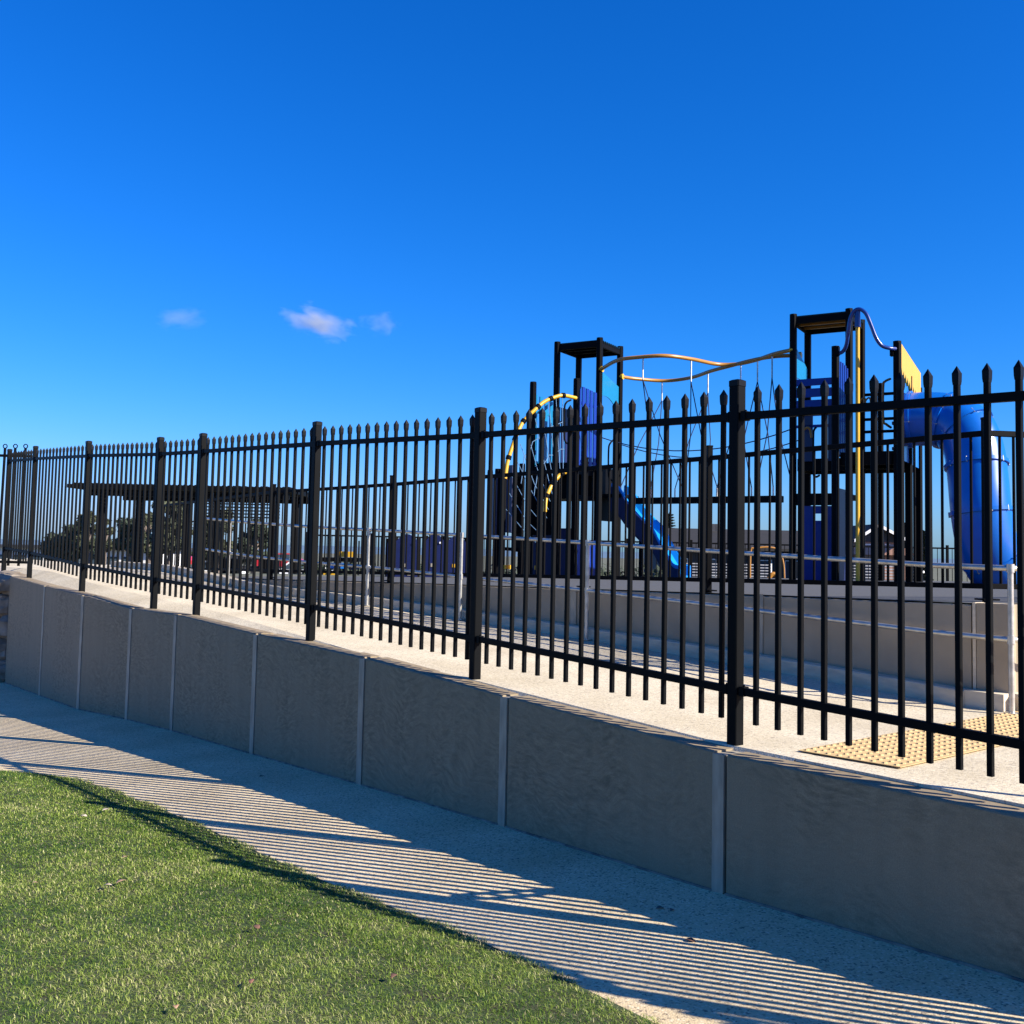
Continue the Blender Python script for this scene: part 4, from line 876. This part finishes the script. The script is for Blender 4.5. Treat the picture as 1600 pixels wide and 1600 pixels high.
car(470, 60, 'white car parked behind the red one, right of the shelter', 'white', -2.4)
car(330, 62, 'white car parked behind the louvre screen of the shelter', 'white', -2.5)

# ------------------------------------------------------------ lawn: real blades of grass
rng = np.random.default_rng(5)
def blades(N, s0, s1, d0, d1, name, hmin, hmax, wd, cond=None):
    s = rng.uniform(s0, s1, N); d = d0+(d1-d0)*rng.random(N)
    ec = np.interp(s, _es, _ec); c = ec+d
    X = s*u2[0]+c*n2[0]; Y = s*u2[1]+c*n2[1]
    k = (d > .035*np.sin(9*s+.7)+.022*np.sin(23*s+1)+.012*np.sin(61*s)-.015) & (Y > 2.4) & (X > -1.05*Y-1.) & (X < .75*Y)
    dens = np.clip(1.25-(np.hypot(X, Y)-3.5)*.13, .35, 1.); k &= rng.random(N) < dens
    s, d, ec, X, Y = s[k], d[k], ec[k], X[k], Y[k]; n = len(s); dist = np.hypot(X, Y)
    sc = np.clip(s, -1, 26); sp_ = (s*u2[0]+ec*n2[0], s*u2[1]+ec*n2[1])
    Z = np.polyval(QP, np.clip(sp_[0]*u2[0]+sp_[1]*u2[1], -1, 26))-.03*np.clip(sp_[0]*n2[0]+sp_[1]*n2[1]-Q0, 0, 2.2)+.012+.03*np.clip(d, 0, .4)/.4
    low = np.sin(X*2.1+1.3*np.sin(Y*1.7))*np.cos(Y*2.6+X)+.6*np.sin(X*6.1+Y*4.3)*np.sin(Y*7-X*3)
    h = rng.uniform(hmin, hmax, n)*(1+.12*low); an = rng.uniform(0, 2*np.pi, n); lean = rng.uniform(.5, 2.0, n); w_ = wd*rng.uniform(.7, 1.3, n)*np.clip(dist/4.5, .85, 1.7)
    dx, dy = np.cos(an), np.sin(an); sx, sy = -dy, dx
    P = np.zeros((n, 5, 3)); base = np.stack([X, Y, Z-.004], 1)
    side = np.stack([sx*w_, sy*w_, 0*w_], 1); m_ = base+np.stack([dx*h*.3*lean, dy*h*.3*lean, h*(.62-.16*lean)], 1); tip = base+np.stack([dx*h*.85*lean, dy*h*.85*lean, h*(1.-.40*lean)], 1)
    P[:, 0] = base-side; P[:, 1] = base+side; P[:, 2] = m_+side*.8; P[:, 3] = m_-side*.8; P[:, 4] = tip
    me = bpy.data.meshes.new(name); me.vertices.add(n*5); me.vertices.foreach_set('co', P.reshape(-1).astype(np.float32))
    idx = np.arange(n)[:, None]*5; lp = np.concatenate([idx+[0, 1, 2, 3], idx+[3, 2, 4]], 1).reshape(-1)
    me.loops.add(n*7); me.loops.foreach_set('vertex_index', lp.astype(np.int32)); me.polygons.add(n*2)
    st = np.stack([np.arange(n)*7, np.arange(n)*7+4], 1).reshape(-1); me.polygons.foreach_set('loop_start', st.astype(np.int32))
    at_ = me.attributes.new('dry', 'FLOAT', 'POINT'); v = np.clip(rng.random(n)*.85+.20*low+.12*np.sin(X*17+Y*5)*np.sin(Y*19-X*7)-.05, 0, 1); v = np.where((d < .05) & (rng.random(n) < .45), .9, v); v[rng.random(n) < .06] = 1.
    at_.data.foreach_set('value', np.repeat(v, 5).astype(np.float32)); me.update(); me.validate(); return me
def grass_mat():
    m = bpy.data.materials.new('grass_blade'); m.use_nodes = True; t = m.node_tree; b = t.nodes['Principled BSDF']; a = t.nodes.new('ShaderNodeAttribute'); a.attribute_name = 'dry'
    r = t.nodes.new('ShaderNodeValToRGB'); e = r.color_ramp; e.elements[0].position = 0; e.elements[0].color = (.030, .080, .010, 1); e.elements[1].position = 1; e.elements[1].color = (.50, .46, .22, 1)
    k = e.elements.new(.5); k.color = (.175, .25, .032, 1); k = e.elements.new(.8); k.color = (.32, .37, .085, 1)
    t.links.new(a.outputs['Fac'], r.inputs[0]); t.links.new(r.outputs[0], b.inputs['Base Color']); b.inputs['Roughness'].default_value = .5; b.inputs['Specular IOR Level'].default_value = .2
    tr = t.nodes.new('ShaderNodeBsdfTranslucent'); t.links.new(r.outputs[0], tr.inputs[0]); mx = t.nodes.new('ShaderNodeMixShader'); mx.inputs[0].default_value = .22
    t.links.new(b.outputs[0], mx.inputs[1]); t.links.new(tr.outputs[0], mx.inputs[2]); t.links.new(mx.outputs[0], t.nodes['Material Output'].inputs[0]); return m
me = blades(2000000, -2., 14., -.03, 6.5, 'grass', .011, .028, .0013)
GM = grass_mat(); me.materials.append(GM); o = bpy.data.objects.new('grass', me); COL.objects.link(o); tag(o, 'short green lawn grass with a few dry yellowish patches beside the footpath', 'grass', kind='stuff')

# fallen leaves on lawn and path
def hit_lawn(x, y):
    z = -1.8
    for i in range(40):
        P = atZ(x, y, z); z = zlawn(P[0], P[1])
    return P
LV = [((130, 1282), 'leaf_pale', .04, 'pale dry leaf farther up the lawn, left of its near neighbour'), ((165, 1272), 'leaf_pale', .045, 'pale leaf lying right at the edge of the dark fence shadow on the lawn'), ((195, 1347), 'leaf_dry', .022, 'tiny yellowish leaf between the two larger pale leaves and the big tan one'), ((189, 1386), 'leaf_dry', .045, 'largest tan leaf on the left of the lawn'), ((168, 1392), 'leaf_pale', .035, 'faint pale leaf touching the largest tan leaf on its left'), ((400, 1459), 'leaf_red', .038, 'bright reddish leaf in the middle of the lawn'), ((392, 1545), 'leaf_red', .03, 'dull brown-red leaf near the bottom, below the bright reddish one'), ((274, 1586), 'leaf_dry', .03, 'small tan leaf at the bottom edge of the photo'), ((615, 1537), 'leaf_red', .035, 'dark curled leaf with a pale edge, nearest the footpath corner'), ((54, 1388), 'leaf_dry', .02, 'small brownish leaf speck at the far left of the lawn')]
def leaf(P, r, m, label, rnd, n=8):
    b = MB(); an = rnd.uniform(0, 6.28); d = V(math.cos(an), math.sin(an), 0); e = V(-d[1], d[0], 0); vs = []; N = 7
    for k in range(N):
        t = k/(N-1); w_ = math.sin(math.pi*t**.8)*.38*r; c = P+d*(t-.5)*r*1.3+UP*(.004+.005*math.sin(3.1*t)+r*.05*t)
        vs += [c-e*w_+UP*w_*.35, c, c+e*w_+UP*w_*.25]
    b.add(vs, [(3*k+j, 3*k+j+1, 3*k+4+j, 3*k+3+j) for k in range(N-1) for j in range(2)])
    o = b.build('fallen_leaf', M[m], org=P, smooth=True); tag(o, label, 'leaf', 'fallen leaves'); md = o.modifiers.new('thickness', 'SOLIDIFY'); md.thickness = .0012
rnd = random.Random(12)
for (x, y), m, r, lab in LV: P = hit_lawn(x, y); leaf(P+UP*.022, r, m, lab, rnd)
for (x, y), r, lab in (((1031, 1420), .035, 'dark leaf on the shaded path near the steel column, left of the two'), ((1050, 1423), .03, 'dark leaf on the shaded path near the steel column, right of the two'), ((409, 1213), .035, 'single dark leaf on the shaded path, far from the wall columns'), ((1078, 1471), .04, 'brown leaf at the tip of a sunlit stripe on the path')):
    z = -1.8
    for i in range(40): P = atZ(x, y, z); z = zpath(P[0], P[1])
    leaf(P-UP*.004, r, 'leaf_red' if y > 1460 else 'bark', lab, rnd)

# ------------------------------------------------------------ small clouds over the left
def cloud(x, y, wpx, hpx, dens, lab, seed, rot=0.):
    Yc = 2600.; c = at(x, y, Yc); W_, H_ = wpx/1600*Yc*.5, hpx/1600*Yc*.5; b = MB(); n, m_ = 20, 12; vs = []
    for j in range(m_+1):
        th = math.pi*j/m_
        for i in range(n): a_ = 2*math.pi*i/n; vs.append((W_*math.sin(th)*math.cos(a_), H_*1.6*math.sin(th)*math.sin(a_), H_*math.cos(th)))
    vs = [(v[0]*math.cos(rot)-v[2]*math.sin(rot), v[1], v[0]*math.sin(rot)+v[2]*math.cos(rot)) for v in vs]
    b.add([V(*v)+c for v in vs], [(j*n+i, j*n+(i+1) % n, (j+1)*n+(i+1) % n, (j+1)*n+i) for j in range(m_) for i in range(n)])
    m = bpy.data.materials.new('cloud_vapour'); m.use_nodes = True; t = m.node_tree; t.nodes.remove(t.nodes['Principled BSDF']); L = t.links.new
    pv_ = t.nodes.new('ShaderNodeVolumePrincipled'); pv_.inputs['Color'].default_value = (1, 1, 1, 1); pv_.inputs['Anisotropy'].default_value = .2; L(pv_.outputs[0], t.nodes['Material Output'].inputs['Volume'])
    tc_ = t.nodes.new('ShaderNodeTexCoord'); mp = t.nodes.new('ShaderNodeMapping'); mp.vector_type = 'TEXTURE'; mp.inputs['Rotation'].default_value = (0, -rot, 0); mp.inputs['Scale'].default_value = (W_, H_*1.6, H_); L(tc_.outputs['Object'], mp.inputs[0])
    ln = t.nodes.new('ShaderNodeVectorMath'); ln.operation = 'LENGTH'; L(mp.outputs[0], ln.inputs[0])
    nz = t.nodes.new('ShaderNodeTexNoise'); nz.inputs['Scale'].default_value = 1.7; nz.inputs['Detail'].default_value = 6; nz.inputs['Distortion'].default_value = .6; nz.noise_dimensions = '4D'; nz.inputs['W'].default_value = seed; L(mp.outputs[0], nz.inputs['Vector'])
    ma = t.nodes.new('ShaderNodeMath'); ma.operation = 'MULTIPLY_ADD'; ma.inputs[1].default_value = -1.15; ma.inputs[2].default_value = .62; L(ln.outputs['Value'], ma.inputs[0])
    mb = t.nodes.new('ShaderNodeMath'); mb.operation = 'MULTIPLY_ADD'; mb.inputs[1].default_value = 2.6; L(nz.outputs['Fac'], mb.inputs[0]); mb.inputs[2].default_value = -1.15
    mc = t.nodes.new('ShaderNodeMath'); mc.operation = 'ADD'; L(ma.outputs[0], mc.inputs[0]); L(mb.outputs[0], mc.inputs[1]); mc.use_clamp = True
    me_ = t.nodes.new('ShaderNodeMath'); me_.operation = 'MULTIPLY'; me_.inputs[1].default_value = dens; L(mc.outputs[0], me_.inputs[0]); L(me_.outputs[0], pv_.inputs['Density'])
    o = b.build('cloud', m, org=c, smooth=True); o.data.flip_normals(); tag(o, lab, 'cloud', 'small clouds over the fence'); return o
cloud(500, 506, 140, 66, .024, 'brightest and largest small wispy cloud, in the middle of the three', 3.1, -.22)
cloud(284, 498, 105, 48, .0055, 'faint wispy cloud, leftmost of the three', 7.7, .15)
cloud(593, 507, 78, 50, .0055, 'faint wispy cloud, rightmost of the three', 12.3, .0)
